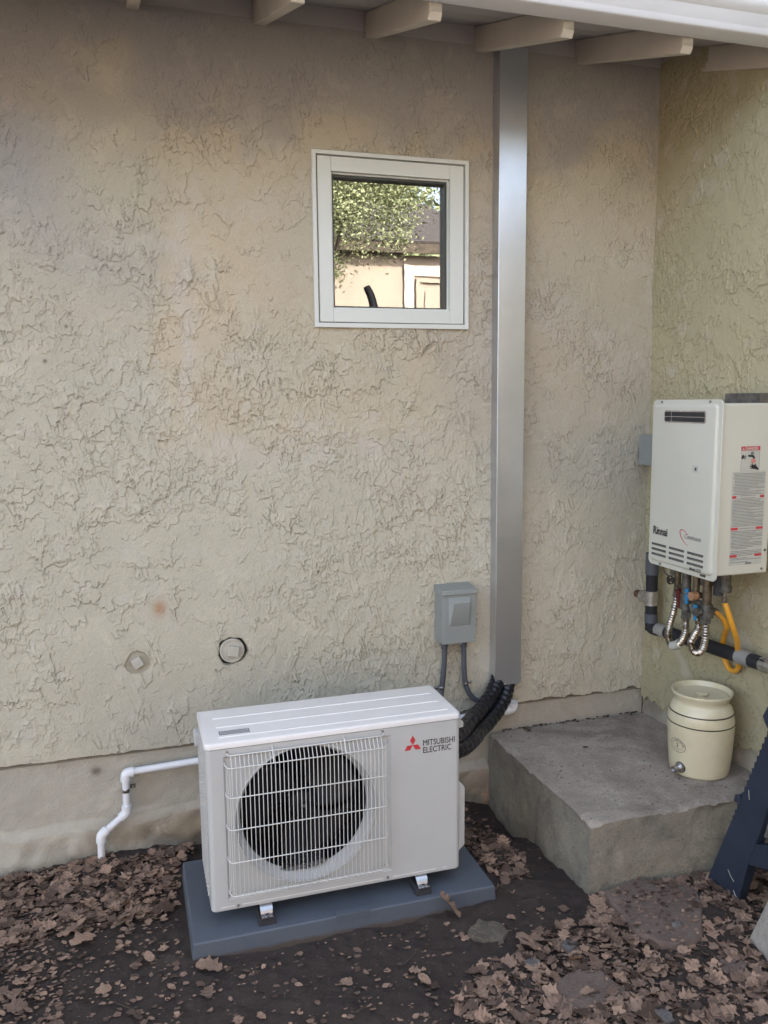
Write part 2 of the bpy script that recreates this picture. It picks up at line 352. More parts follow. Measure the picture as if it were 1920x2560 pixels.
def plaster(ny, nx, d, seed, amp=1.0, stretch=1.0):
    """skip-trowel: flat skimmed islands with torn edges over a rough coat"""
    g = lambda L, s: gfield(ny, nx, d, L, seed + s)
    dens = g(0.16, 6) * 0.8 + g(0.5, 26) * 0.5          # where the trowel skipped more
    wx, wy = g(0.03, 4) * 0.006 + g(0.008, 14) * 0.0035, g(0.03, 5) * 0.006 + g(0.008, 15) * 0.0035
    b1 = warp(g(0.060, 1) + 0.55 * g(0.022, 2) + 0.42 * g(0.010, 3) + 0.30 * g(0.006, 23), wx, wy, d)
    b2 = warp(g(0.038, 7) + 0.65 * g(0.014, 8) + 0.42 * g(0.007, 16) + 0.2 * g(0.005, 24), wy, wx, d)
    b3 = warp(g(0.015, 9) + 0.6 * g(0.007, 10) + 0.3 * g(0.005, 25), wx, -wy, d)
    b4 = warp(g(0.026, 27) + 0.6 * g(0.010, 28) + 0.35 * g(0.006, 29), wy, -wx, d)
    m1 = sstep(b1 + 0.25 * dens, 0.0, 0.07); m2 = sstep(b2 + 0.35 * dens, 0.45, 0.55); m3 = sstep(b3 + 0.8 * dens, 0.80, 0.95); m4 = sstep(b4 + 0.5 * dens, 0.65, 0.77)
    def drag(m, run, shift):
        h = np.zeros_like(m); acc = np.zeros(nx); s = 0.0
        for r in range(ny - 1, -1, -1):                 # rows run from the eave down
            s += shift
            if abs(s) >= 1: acc = np.roll(acc, int(np.sign(s))); s -= np.sign(s)
            acc = np.minimum(acc + d / run, 1) * m[r]; h[r] = acc
        return h
    h1, h2, h3 = drag(m1, 0.070, 0.3), drag(m2, 0.040, -0.2), drag(m3, 0.020, 0.15)
    h4 = drag(m4, 0.028, 0.25)
    vary = 0.55 + 0.45 * sstep(g(0.10, 30), -0.8, 0.8) * sstep(-dens, -2.2, -0.2) + 0.25 * sstep(dens, 0.2, 1.5)
    h = (0.0034 * h1 + 0.0029 * h2 + 0.0021 * h3 + 0.0025 * h4) * vary
    k = np.exp(-(np.fft.fftfreq(ny, d)[:, None] ** 2 + np.fft.rfftfreq(nx, d)[None, :] ** 2) * (PI * 0.0075) ** 2 / 2)
    blur = np.fft.irfft2(np.fft.rfft2(h) * k, s=(ny, nx))
    low = np.clip((blur - h - 0.0002) / 0.0006, 0, 1)            # grime and painted undercut shade in the creases below each island
    h += 0.00016 * g(0.006, 11) + 0.00013 * np.random.default_rng(seed + 99).standard_normal((ny, nx)) * (1 - 0.5 * m1) + 0.0016 * g(0.25, 13)
    return h * amp, low

# ---------------------------------------------------------------- the house this unit stands against
ZS, ZT, XC = 0.354, 2.916, 2.870
BT = math.radians(3.5)                      # the side wall runs slightly out of square
bdir = Vector((math.sin(BT), -math.cos(BT), 0)); bnor = Vector((-math.cos(BT), -math.sin(BT), 0))
def BX(y): return XC - y * math.tan(BT)     # x of the side wall at y
house = thing('stucco_house', 'beige stucco house corner with a small white window and exposed rafters under its eave', 'house', (0, 0, 0))

def wall_a():
    d = 0.0031; x0, x1 = -0.15, XC + 0.004; nx = int((x1 - x0) / d) + 1; ny = int((ZT + 0.02 - ZS) / d) + 1
    X = np.linspace(x0, x1, nx)[None, :].repeat(ny, 0); Z = np.linspace(ZS, ZT + 0.02, ny)[:, None].repeat(nx, 1)
    h, low = plaster(ny, nx, d, 100)
    # smoother, finely pebbled zones: top band and right of the cover
    smooth_zone = np.clip(sstep(X, 2.0, 2.35) * sstep(Z, 1.1, 1.9) * 0.5 + sstep(Z, 2.55, 2.85) * 0.45, 0, 0.75)
    h *= (1.15 - smooth_zone)
    # two screed-line ridges
    h += 0.0016 * np.exp(-((X - (0.85 + 0.03 * np.sin(Z * 3))) / 0.015) ** 2) * sstep(Z, 1.0, 1.6)
    h += 0.0030 * np.exp(-((Z - (1.50 + 0.04 * np.sin(X * 4))) / 0.02) ** 2) * sstep(X, 1.1, 1.3) * (1 - sstep(X, 1.9, 2.1)) * (gfield(ny, nx, d, 0.02, 55) > -0.3)
    # depressions round the two cleanout plugs
    for cx, cz, r, dp in ((1.085, 0.701, 0.051, 0.016), (0.744, 0.689, 0.042, 0.010)):
        rr = np.hypot(X - cx, Z - cz) + 0.0035 * gfield(ny, nx, d, 0.02, 77)
        h = np.where(rr < r, -dp + 0.0005, h * 1.0 - 0.002 * np.exp(-((rr - r) / 0.012) ** 2))
    edge = (0.0012 * gfield(1, nx, d, 0.05, 31)[0] + 0.0008 * gfield(1, nx, d, 0.008, 32)[0]) * (1 + 1.5 * (X[0] > 1.7))
    rough_edge = (edge + 0.009 * (X[0] > 1.7) * gfield(1, nx, d, 0.05, 33)[0] * 0.4)[None, :]
    Zw = Z + rough_edge * (1 - sstep(Z, ZS, ZS + 0.05))
    yoff = -h; yoff = np.where(Z < ZS + 0.003, 0.024, yoff)    # turn the drip edge back
    V = np.stack([X, yoff, Zw], -1).reshape(-1, 3)
    cxm = (X[:-1, :-1] + X[1:, 1:]) / 2; czm = (Z[:-1, :-1] + Z[1:, 1:]) / 2
    mask = ~((cxm > 1.437) & (cxm < 2.021) & (czm > 1.905) & (czm < 2.507))
    me = grid_mesh('wall', V, nx, ny, mask, flat=True)
    n_a = gfield(ny, nx, d, 0.25, 41); n_b = gfield(ny, nx, d, 0.06, 42); n_c = gfield(ny, nx, d, 0.6, 43)
    warm = sstep(X + 0.02 * n_b, 0.83, 0.95) * sstep(Z + 0.03 * n_b, 1.38, 1.55) * (1 - sstep(Z, 2.45, 2.75)) * (0.65 + 0.2 * n_a) * (1 - 0.45 * sstep(X, 2.2, 2.5))
    warm = np.clip(warm + 0.12 * sstep(n_a, 0.5, 1.8), 0, 1)
    dirt_shade = low * 0.62 * (0.35 + 0.65 * sstep(gfield(ny, nx, d, 0.05, 46), -0.6, 0.9)) + 0.10 * sstep(n_c, 0.3, 1.5)
    for cx, cz, r in ((1.085, 0.701, 0.056), (0.744, 0.689, 0.042)):
        rr = np.hypot(X - cx, Z - cz); dirt_shade = np.maximum(dirt_shade, (rr < r) * 0.35)
    pale = np.zeros_like(X)
    pale += 0.55 * np.exp(-((Z - 1.43 - 0.03 * n_b) / 0.07) ** 2) * sstep(X, 0.8, 1.2) * (1 - sstep(X, 1.75, 2.0)) * sstep(n_b, -0.6, 0.9)
    pale += 0.45 * np.exp(-((X - 0.97 - 0.015 * n_b) / 0.03) ** 2) * sstep(Z, 1.45, 1.6) * (1 - sstep(Z, 2.3, 2.5)) * sstep(n_a, -0.8, 0.6)
    pale += 0.22 * sstep(warp(gfield(ny, nx, d, 0.05, 61) + 0.7 * gfield(ny, nx, d, 0.018, 62), 0.02 * n_b, 0.02 * n_a, d), 1.3, 1.7)
    grey = np.maximum(sstep(-X + 0.15 * n_a, -0.95, -0.2) * sstep(Z + 0.1 * n_a, 2.0, 2.7), 0.9 * sstep(Z + 0.07 * n_a + 0.04 * n_b, 2.45, 2.75))  # grey weathering mixed with eave shade painted along the wall top
    rust = np.exp(-(((X - 0.83) / 0.022) ** 2 + ((Z - 0.885) / 0.028) ** 2)) * sstep(n_b + 0.5 * gfield(ny, nx, d, 0.01, 44), -1.0, 0.4)
    for cx, cz, r in ((0.570, 1.884, 0.005), (0.496, 1.768, 0.006), (1.42, 0.98, 0.005)):
        dirt_shade = np.maximum(dirt_shade, 1.5 * np.exp(-((X - cx) ** 2 + (Z - cz) ** 2) / r ** 2))
    # damp yellowish halo at the cover and box
    for nm, a in (('warm', warm), ('dirt', np.clip(dirt_shade, 0, 1)), ('pale', np.clip(pale, 0, 1)), ('rust', np.clip(rust * 0.75, 0, 1)), ('grey', np.clip(grey * 0.8 + 0.15 * sstep(n_c, 0.5, 1.6), 0, 1))): add_attr(me, nm, a)
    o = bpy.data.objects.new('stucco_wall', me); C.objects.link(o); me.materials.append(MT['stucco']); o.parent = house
    # rest of this wall, left of the picture, and the back of the wall
    b = MB(); b.box((-5, 0, ZS), (-0.15, 0.16, ZT)); b.build('stucco_wall', MT['stucco'], house)
    b = MB(); b.box((-0.15, 0.03, ZS + 0.003), (1.425, 0.16, 3.1)); b.box((2.035, 0.03, ZS + 0.003), (4, 0.16, 3.1)); b.box((1.425, 0.03, ZS + 0.003), (2.035, 0.16, 1.893)); b.box((1.425, 0.03, 2.519), (2.035, 0.16, 3.1))
    b.build('wall_core', MT['dark'], house, smooth=0)
wall_a()

def roof_z(y): return 2.914 + 0.32 * y + 0.098      # underside of roof boards (y negative towards eave)
def wall_b():
    d = 0.0040; L = 0.98; ny = int((2.95 - 0.29) / d) + 1; nx = int(L / d) + 1
    S = np.linspace(0, L, nx)[None, :].repeat(ny, 0); Z = np.linspace(0.29, 2.95, ny)[:, None].repeat(nx, 1)
    h, low = plaster(ny, nx, d, 300, 0.85)
    nb = gfield(ny, nx, d, 0.05, 351)
    h *= 1 - 0.55 * sstep(Z, 0.9, 0.6)
    yoff = np.where(Z < 0.294, -0.03, h)
    edge = (0.006 * gfield(1, nx, d, 0.03, 331)[0] + 0.003 * gfield(1, nx, d, 0.01, 332)[0] + 0.02)[None, :]
    Zw = Z + edge * (1 - sstep(Z, 0.29, 0.36))
    P = np.stack([XC + bdir.x * S + bnor.x * yoff, bdir.y * S + bnor.y * yoff, Zw], -1).reshape(-1, 3)
    me = grid_mesh('side_wall', P, nx, ny, flat=True)
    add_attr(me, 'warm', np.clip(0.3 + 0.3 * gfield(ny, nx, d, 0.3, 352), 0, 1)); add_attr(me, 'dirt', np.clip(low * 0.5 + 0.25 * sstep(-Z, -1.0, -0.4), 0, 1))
    add_attr(me, 'pale', np.clip(0.3 * sstep(nb, 1.2, 2.2), 0, 1)); add_attr(me, 'rust', np.zeros_like(Z))
    o = bpy.data.objects.new('stucco_wall', me); C.objects.link(o); me.materials.append(MT['stucco_b']); o.parent = house
    b = MB(); e0 = Vector((XC, 0, 0)) + bdir * L; e1 = Vector((XC, 0, 0)) + bdir * 2.2; k = Vector((0.3, 0, 0))
    b.prism([e0 + Vector((0, 0, -0.1)), e1 + Vector((0, 0, -0.1)), e1 + k + Vector((0, 0, -0.1)), e0 + k + Vector((0, 0, -0.1))], (0, 0, 2.9))
    b.build('stucco_wall', MT['stucco_b'], house)
    c0 = Vector((XC + 0.035, 0.02, 0.28)); 
    b = MB(); b.prism([c0, c0 + bdir * 1.0, c0 + bdir * 1.0 + k, c0 + k], (0, 0, 2.75)); b.build('wall_core', MT['dark'], house, smooth=0)
wall_b()

def foundation():
    d = 0.0045; x0, x1 = -0.15, XC + 0.02; z0, z1 = -0.16, ZS + 0.012; nx = int((x1 - x0) / d) + 1; ny = int((z1 - z0) / d) + 1
    X = np.linspace(x0, x1, nx)[None, :].repeat(ny, 0); Z = np.linspace(z0, z1, ny)[:, None].repeat(nx, 1)
    nb = gfield(ny, nx, d, 0.04, 401); na = gfield(ny, nx, d, 0.2, 402)
    lip = 0.105 + 0.012 * gfield(1, nx, d, 0.15, 403)[0][None, :]
    yoff = 0.021 - 0.0006 * nb - 0.0005 * gfield(ny, nx, d, 0.018, 404) - 0.0003 * np.random.default_rng(9).standard_normal((ny, nx)) - (0.020 + 0.004 * nb) * (1 - sstep(Z, lip - 0.03, lip + 0.008))
    yoff += 0.030 * sstep(Z, ZS - 0.013, ZS - 0.007)
    me = grid_mesh('foundation', np.stack([X, yoff, Z], -1).reshape(-1, 3), nx, ny, flat=True)
    add_attr(me, 'warm', np.clip((1 - sstep(Z, lip - 0.06, lip + 0.01)) * sstep(X, 0.35, 0.9) * (0.9 + 0.1 * na), 0, 1))
    dd = 0.6 * (1 - sstep(Z + 0.03 * nb, -0.07, 0.03)) + 0.10 * sstep(nb, 0.6, 2) + 0.3 * np.exp(-((Z - lip) / 0.012) ** 2) * sstep(na, -0.5, 1) + 1.3 * np.exp(-(((X - 0.58) / 0.018) ** 2 + ((Z - 0.29) / 0.014) ** 2))
    add_attr(me, 'dirt', np.clip(dd, 0, 1)); add_attr(me, 'rust', 0.5 * sstep(nb, 0.3, 1.2) * sstep(X, 1.9, 2.05) * (1 - sstep(Z, 0.0, 0.12)))
    pl = np.exp(-(((X - 0.74 - (Z - 0.12) * 2) / 0.05) ** 2 + ((Z - 0.118) / 0.012) ** 2)) + 0.5 * sstep(X, 1.9, 2.0) * (1 - sstep(X, 2.1, 2.2)) * np.exp(-((Z - 0.08) / 0.05) ** 2)
    add_attr(me, 'pale', np.clip(pl, 0, 1))
    o = bpy.data.objects.new('foundation', me); C.objects.link(o); me.materials.append(MT['found']); o.parent = house
    b = MB(); b.box((-5, 0.024, -0.2), (-0.15, 0.2, ZS)); b.build('foundation', MT['found'], house)
    # under the side wall
    d = 0.01; nx = 101; ny = 34
    S = np.linspace(0, 1.0, nx)[None, :].repeat(ny, 0); Z = np.linspace(0.0, 0.335, ny)[:, None].repeat(nx, 1)
    off = -0.014 + 0.0018 * gfield(ny, nx, d, 0.03, 410) + 0.004 * sstep(0.28 - Z, 0, 0.04)
    P = np.stack([XC + bdir.x * S + bnor.x * off, bdir.y * S + bnor.y * off, Z], -1).reshape(-1, 3)
    me = grid_mesh('foundation', P, nx, ny)
    add_attr(me, 'warm', np.full(Z.shape, 0.3)); add_attr(me, 'dirt', np.clip(0.35 + 0.2 * gfield(ny, nx, d, 0.05, 411), 0, 1)); add_attr(me, 'pale', Z * 0); add_attr(me, 'rust', Z * 0)
    o = bpy.data.objects.new('foundation', me); C.objects.link(o); me.materials.append(MT['found']); o.parent = house
foundation()

# eave: blocking, rafters, roof boards
YE = -0.66
def rafter_pts(x):
    zb = lambda y: 2.914 + 0.3155 * y
    return [(x, 0.03, zb(0.03)), (x, YE + 0.012, zb(YE + 0.012)), (x, YE, zb(YE) + 0.02), (x, YE, zb(YE) + 0.088), (x, 0.03, zb(0.03) + 0.088)]
for i, x in enumerate((-0.46, -0.03, 0.39, 0.814, 1.235, 1.636, 2.064, 2.489, 2.885)):
    j = rng.uniform(-0.006, 0.006)
    b = MB(); b.prism([(p[0], p[1], p[2]) for p in rafter_pts(x)], (0.040, 0, 0)); r = b.build('rafter', MT['rafter'], house, bevel=0.003)
    b = MB(); z0 = 2.914 + 0.3155 * YE
    b.box((x + 0.003, YE - 0.0015, z0 + 0.024), (x + 0.037, YE + 0.001, z0 + 0.083)); b.build('end_grain', MT['rafter_end'], r)
xs = (-5, -0.46, -0.03, 0.39, 0.814, 1.235, 1.636, 2.064, 2.489, 2.885)
for a, c in zip(xs[:-1], xs[1:]):
    b = MB(); b.box((a + (0.041 if a > -5 else 0), 0.008 + rng.uniform(-.003, .003), 2.906), (c - 0.001, 0.045, 3.03)); b.build('blocking_board', MT['roofunder'], house, bevel=0.002)
# roof boards run along the eave, above the rafters, 14 cm wide
zu = lambda y: 2.914 + 0.3155 * y + 0.0895
y = YE - 0.02; k = 0
while y < 0.3:
    y2 = y + 0.142
    b = MB(); g = 0.0035
    b.prism([(-5, y + g, zu(y + g)), (-5, y2 - g, zu(y2 - g)), (-5, y2 - g, zu(y2 - g) + 0.02), (-5, y + g, zu(y + g) + 0.02)], (9, 0, 0)); b.build('roof_board', MT['roofunder'], house, bevel=0.002)
    y = y2; k += 1
b = MB(); t = 0.024
b.prism([(-5.2, YE - 0.05, zu(YE - 0.05) + t), (-5.2, 5.0, zu(5.0) + t), (-5.2, 10, zu(0) + t), (-5.2, 10, zu(0) + t + .06), (-5.2, 5.0, zu(5.0) + t + 0.06), (-5.2, YE - 0.05, zu(YE - 0.05) + t + 0.03)], (13.2, 0, 0)); b.build('roof', MT['shingle'], house)
b = MB(); b.box((-5, 9.3, -0.2), (8, 9.5, 2.9)); b.box((-5, 0.17, -0.2), (-4.8, 9.3, 2.9)); b.box((7.8, 0.17, -0.2), (8, 9.3, 2.9)); b.box((3.3, 0.0, -0.2), (8, 0.16, 2.9)); b.build('rear_walls', MT['farwall'], house)

# gutter: ogee profile, bottom z about 2.752 at its back
def gutter():
    z0 = 2.752; yb = -0.668
    prof = [(yb, z0 + 0.105), (yb, z0), (yb - 0.072, z0 - 0.001), (yb - 0.078, z0 + 0.004), (yb - 0.080, z0 + 0.022), (yb - 0.086, z0 + 0.034), (yb - 0.100, z0 + 0.046), (yb - 0.116, z0 + 0.058), (yb - 0.124, z0 + 0.072),
            (yb - 0.126, z0 + 0.100), (yb - 0.122, z0 + 0.106), (yb - 0.108, z0 + 0.104), (yb - 0.108, z0 + 0.101), (yb - 0.120, z0 + 0.101), (yb - 0.122, z0 + 0.074), (yb - 0.070, z0 + 0.006), (yb - 0.004, z0 + 0.004), (yb - 0.004, z0 + 0.105)]
    b = MB(); b.prism([(-5, p[0], p[1]) for p in prof], (5 + BX(yb) - 0.02, 0, 0)); b.build('gutter', MT['gutter'], house, smooth=50)
    b = MB(); b.prism([(-5, yb + 0.002, z0 + 0.02), (-5, yb + 0.0075, z0 + 0.02), (-5, yb + 0.0075, z0 + 0.11), (-5, yb + 0.002, z0 + 0.11)], (5 + BX(yb) - 0.02, 0, 0)); b.build('fascia_board', MT['rafter'], house)
gutter()

# window
win = MB()
def rect_ring(mb, x0, z0, x1, z1, t, ya, yb):
    """four mitred members; t thickness, from ya (front) to yb (back)"""
    o = [(x0, z0), (x1, z0), (x1, z1), (x0, z1)]; i = [(x0 + t, z0 + t), (x1 - t, z0 + t), (x1 - t, z1 - t), (x0 + t, z1 - t)]
    for k in range(4):
        a, b_, c, d_ = o[k], o[(k + 1) % 4], i[(k + 1) % 4], i[k]
        mb.prism([(a[0], ya, a[1]), (b_[0], ya, b_[1]), (c[0], ya, c[1]), (d_[0], ya, d_[1])], (0, yb - ya, 0))
rect_ring(win, 1.426, 1.894, 2.033, 2.518, 0.0155, -0.016, 0.09)
window = win.build('window', MT['vinyl'], house, bevel=0.0015, label='small square fixed window with white vinyl frame')
b = MB(); rect_ring(b, 1.4425, 1.9105, 2.0165, 2.5015, 0.004, -0.005, 0.08); b.build('gasket', MT['gasket'], window)
b = MB()
sx0, sx1, sz0, sz1 = 1.4465, 2.0125, 1.9145, 2.4975
for (xa, xb, za, zb) in ((sx0, 1.4968, sz0, sz1), (1.958, sx1, sz0, sz1), (1.4974, 1.9574, sz0, 1.962), (1.4974, 1.9574, 2.447, sz1)):
    b2 = MB(); b2.box((xa, -0.010, za), (xb, 0.045, zb)); b2.build('sash_rail', MT['vinyl'], window, bevel=0.0012)
b = MB(); rect_ring(b, 1.4970, 1.9622, 1.9578, 2.4468, 0.006, 0.004, 0.014); b.build('glazing_bead', MT['vinyl'], window, bevel=0.001)
b = MB(); rect_ring(b, 1.5032, 1.9684, 1.9516, 2.4406, 0.0065, 0.0145, 0.055); b.build('spacer', MT['vinyl_dark'], window)
b = MB(); b.box((1.5035, 0.040, 1.9687), (1.9513, 0.0425, 2.4403)); b.build('pane', MT['glass'], window)
# room behind
b = MB(); b.box((1.0, 2.2, 1.2), (3.2, 2.25, 2.9)); b.box((1.0, 0.17, 1.2), (1.05, 2.2, 2.9)); b.box((3.15, 0.17, 1.2), (3.2, 2.2, 2.9)); b.box((1.0, 0.17, 1.15), (3.2, 2.25, 1.2)); b.box((1.0, 0.17, 2.9), (3.2, 2.25, 2.95))
b.build('room_lining', MT['dark'], house, smooth=0)
st = MB(); st.tube(smooth_path([(1.668, 0.026, 1.9695), (1.664, 0.026, 1.99), (1.655, 0.026, 2.02), (1.642, 0.026, 2.046), (1.639, 0.026, 2.054)], 5), 0.010, 12, r_fn=lambda i: (0.0125 - 0.0002 * i) * (1 if i < 15 else math.sqrt(max(0.02, 1 - ((i - 15) / 5) ** 2))))
st.build('window_crank', MT['black'], None, label='dark rounded handle standing at the bottom edge of the small window pane', category='handle')

# ---------------------------------------------------------------- ground
def gz(x, y):
    x = np.asarray(x, float); y = np.asarray(y, float)
    z = -0.055 * sstep(y, -0.55, -0.05) * (1 - 0.45 * sstep(x, 0.4, 0.7) * (1 - sstep(x, 0.8, 1.0))) - 0.018 * sstep(x, 1.85, 2.1) * sstep(y, -1.0, -0.8)
    z = z + 0.006 * np.sin(x * 5.1 + y * 3.3) * np.cos(y * 4.2 - x * 2.0) + 0.003 * np.sin(x * 17 + 1) * np.sin(y * 19)
    z = z + 0.022 * np.exp(-(((x - 0.62) / 0.12) ** 2 + ((y + 0.08) / 0.10) ** 2)) + 0.03 * np.exp(-(((x - 1.99) / 0.10) ** 2 + ((y + 0.02) / 0.05) ** 2)) - 0.045 * np.exp(-(((x - 2.10) / 0.05) ** 2 + ((y + 0.22) / 0.14) ** 2))
    return z
def ground():
    def axis(a, b, d, far):
        inner = np.arange(a, b + d / 2, d); outer = np.array([0.05, 0.12, 0.25, 0.5, 1, 2, 4, 8, 16, 30, far])
        return np.concatenate([(a - outer)[::-1], inner, b + outer])
    X1 = axis(-0.3, 3.1, 0.008, 60); Y1 = axis(-2.2, 0.06, 0.008, 60)
    nx, ny = len(X1), len(Y1); X, Y = np.meshgrid(X1, Y1)
    Z = gz(X, Y)
    f = gfield(ny, nx, 0.008, 0.03, 500) * 0.0024 + gfield(ny, nx, 0.008, 0.012, 501) * 0.0013 + 0.006 * sstep(gfield(ny, nx, 0.008, 0.022, 503), 1.5, 2.2) + gfield(ny, nx, 0.008, 0.15, 502) * 0.004
    near = (X > -0.3) & (X < 3.1) & (Y > -2.2) & (Y < 0.06)
    Z = Z + np.where(near, f, 0)
    Z = np.where(near | (np.abs(X) < 6) & (np.abs(Y) < 6), Z, -0.03)
    me = grid_mesh('ground', np.stack([X, Y, Z], -1).reshape(-1, 3), nx, ny)
    o = bpy.data.objects.new('ground', me); C.objects.link(o); me.materials.append(MT['soil']); o['kind'] = 'structure'
ground()

# ---------------------------------------------------------------- equipment pad
pad = thing('equipment_pad', 'dark blue-grey plastic equipment pad under the outdoor air conditioning unit', 'pad', (0.8534, -0.758, -0.03))
b = MB(); PW, PD, PH = 0.974, 0.475, 0.0865
b.add([(0, 0, 0), (PW, 0, 0), (PW, PD, 0), (0, PD, 0), (0.006, 0.006, PH), (PW - 0.006, 0.006, PH), (PW - 0.006, PD - 0.006, PH), (0.006, PD - 0.006, PH)],
      [(0, 3, 2, 1), (4, 5, 6, 7), (0, 1, 5, 4), (1, 2, 6, 5), (2, 3, 7, 6), (3, 0, 4, 7)])
b.build('slab', MT['pad'], pad, bevel=0.006, seg=3)
b = MB(); b.prism([(0.437, 0.0035, PH - 0.022), (0.437, 0.0035, PH + 0.004), (0.437, 0.030, PH + 0.0045), (0.437, 0.030, PH - 0.02)], (0.106, 0, 0)); b.build('lift_tab', MT['pad'], pad, bevel=0.0015)

# ---------------------------------------------------------------- outdoor unit
W_, D_, H_ = 0.80, 0.276, 0.53
AX, AY, AZ = 0.9203, -0.6965, 0.1059
ac = thing('air_conditioner', 'off-white outdoor air conditioner with round fan behind a wire grille, standing on the grey pad', 'air conditioner', (AX, AY, AZ), -0.0025)
HB = 0.5095
def arc(cx, cy, r, a0, a1, n=6): return [(cx + r * math.cos(a0 + (a1 - a0) * i / n), cy + r * math.sin(a0 + (a1 - a0) * i / n)) for i in range(n + 1)]
R_ = 0.016
foot = [(0, D_)] + [(0, R_)] + arc(R_, R_, R_, PI, 1.5 * PI)[1:] + [(W_ - R_, 0)] + arc(W_ - R_, R_, R_, 1.5 * PI, 2 * PI)[1:] + [(W_, D_)]
RX0, RX1, RZ0, RZ1 = 0.050, 0.566, 0.034, 0.486
def ac_body():
    b = MB(); n = len(foot)
    fi = [i for i, p in enumerate(foot)]
    for i in range(n - 1):
        p, q = foot[i], foot[i + 1]
        if abs(p[1]) < 1e-9 and abs(q[1]) < 1e-9: continue
        b.add([(p[0], p[1], 0.004), (q[0], q[1], 0.004), (q[0], q[1], HB), (p[0], p[1], HB)], [(0, 1, 2, 3)])
        b.add([(p[0], p[1], 0.004), (q[0], q[1], 0.004), (q[0] * 0.994 + 0.0024, q[1] * 0.98 + 0.003, 0), (p[0] * 0.994 + 0.0024, p[1] * 0.98 + 0.003, 0)], [(0, 1, 2, 3)])
    # front face around the recess
    def q(x0, z0, x1, z1, y=0): b.add([(x0, y, z0), (x1, y, z0), (x1, y, z1), (x0, y, z1)], [(0, 1, 2, 3)])
    q(R_, 0.004, W_ - R_, RZ0); q(R_, RZ1, W_ - R_, HB); q(R_, RZ0, RX0, RZ1); q(RX1, RZ0, W_ - R_, RZ1)
    b.add([(R_, 0, 0.004), (W_ - R_, 0, 0.004), (W_ - R_, 0.003, 0), (R_, 0.003, 0)], [(0, 1, 2, 3)])
    dp = 0.009; s = 0.007
    o = [(RX0, 0, RZ0), (RX1, 0, RZ0), (RX1, 0, RZ1), (RX0, 0, RZ1)]; i_ = [(RX0 + s, dp, RZ0 + s), (RX1 - s, dp, RZ0 + s), (RX1 - s, dp, RZ1 - s), (RX0 + s, dp, RZ1 - s)]
    for k in range(4): b.add([o[k], o[(k + 1) % 4], i_[(k + 1) % 4], i_[k]], [(0, 1, 2, 3)])
    # recess floor with bell-mouth
    cx, cz = 0.298, 0.268; N = 72; ring = lambda r, y, sz=1.0: [(cx + r * math.cos(2 * PI * k / N), y, cz + sz * r * math.sin(2 * PI * k / N)) for k in range(N)]
    per = []
    for k in range(N):
        a = 2 * PI * k / N; dx, dz = math.cos(a), math.sin(a); t = 9
        if dx > 1e-9: t = min(t, (RX1 - s - cx) / dx)
        if dx < -1e-9: t = min(t, (RX0 + s - cx) / dx)
        if dz > 1e-9: t = min(t, (RZ1 - s - cz) / dz)
        if dz < -1e-9: t = min(t, (RZ0 + s - cz) / dz)
        per.append((cx + dx * t, dp, cz + dz * t))
    rings = [per, ring(0.218, dp), ring(0.215, dp + 0.004), ring(0.207, dp + 0.016), ring(0.200, dp + 0.034), ring(0.1985, dp + 0.040)]
    for a_, c_ in zip(rings[:-1], rings[1:]):
        b.add(a_ + c_, [(k, (k + 1) % N, N + (k + 1) % N, N + k) for k in range(N)])
    # corners of the recess floor
    for (X_, Z_) in ((RX0 + s, RZ0 + s), (RX1 - s, RZ0 + s), (RX1 - s, RZ1 - s), (RX0 + s, RZ1 - s)):
        kk = sorted(range(N), key=lambda k: (per[k][0] - X_) ** 2 + (per[k][2] - Z_) ** 2)[:2]
        b.add([(X_, dp, Z_), per[kk[0]], per[kk[1]]], [(0, 1, 2)])
    b.add([(p[0], p[1], HB) for p in foot], [tuple(range(n))]); b.add([(p[0] * 0.994 + 0.0024, p[1] * 0.98 + 0.003, 0) for p in foot], [tuple(range(n))[::-1]])
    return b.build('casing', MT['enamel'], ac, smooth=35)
casing = ac_body()
# lighter flared shroud ring around the opening
b = MB(); b.lathe([(0.1985, 0.0475), (0.1985, 0.20)], 72, 'y', (0.298, 0, 0.268)); b.build('fan_duct', MT['fan'], ac)
b = MB(); b.lathe([(0.2225, 0.0092), (0.2225, 0.005), (0.220, 0.0035), (0.217, 0.0045), (0.2155, 0.011)], 72, 'y', (0.298, 0, 0.268)); b.build('bell_mouth', MT['enamel'], ac)
# little pressed line along the foot of the front
for x0, x1 in ((0.028, 0.070), (0.092, 0.535), (0.570, 0.715), (0.74, 0.752)):
    b = MB(); b.box((x0, -0.0008, 0.0125), (x1, 0.001, 0.0145)); b.build('pressed_line', MT['enamel_top'], ac)
for x, z in ((0.079, 0.012), (0.552, 0.014)):
    b = MB(); b.lathe([(0.0, -0.004), (0.003, -0.0038), (0.0045, -0.002), (0.0048, 0.001)], 12, 'y', (x, 0, z)); b.build('screw', MT['screw'], ac)
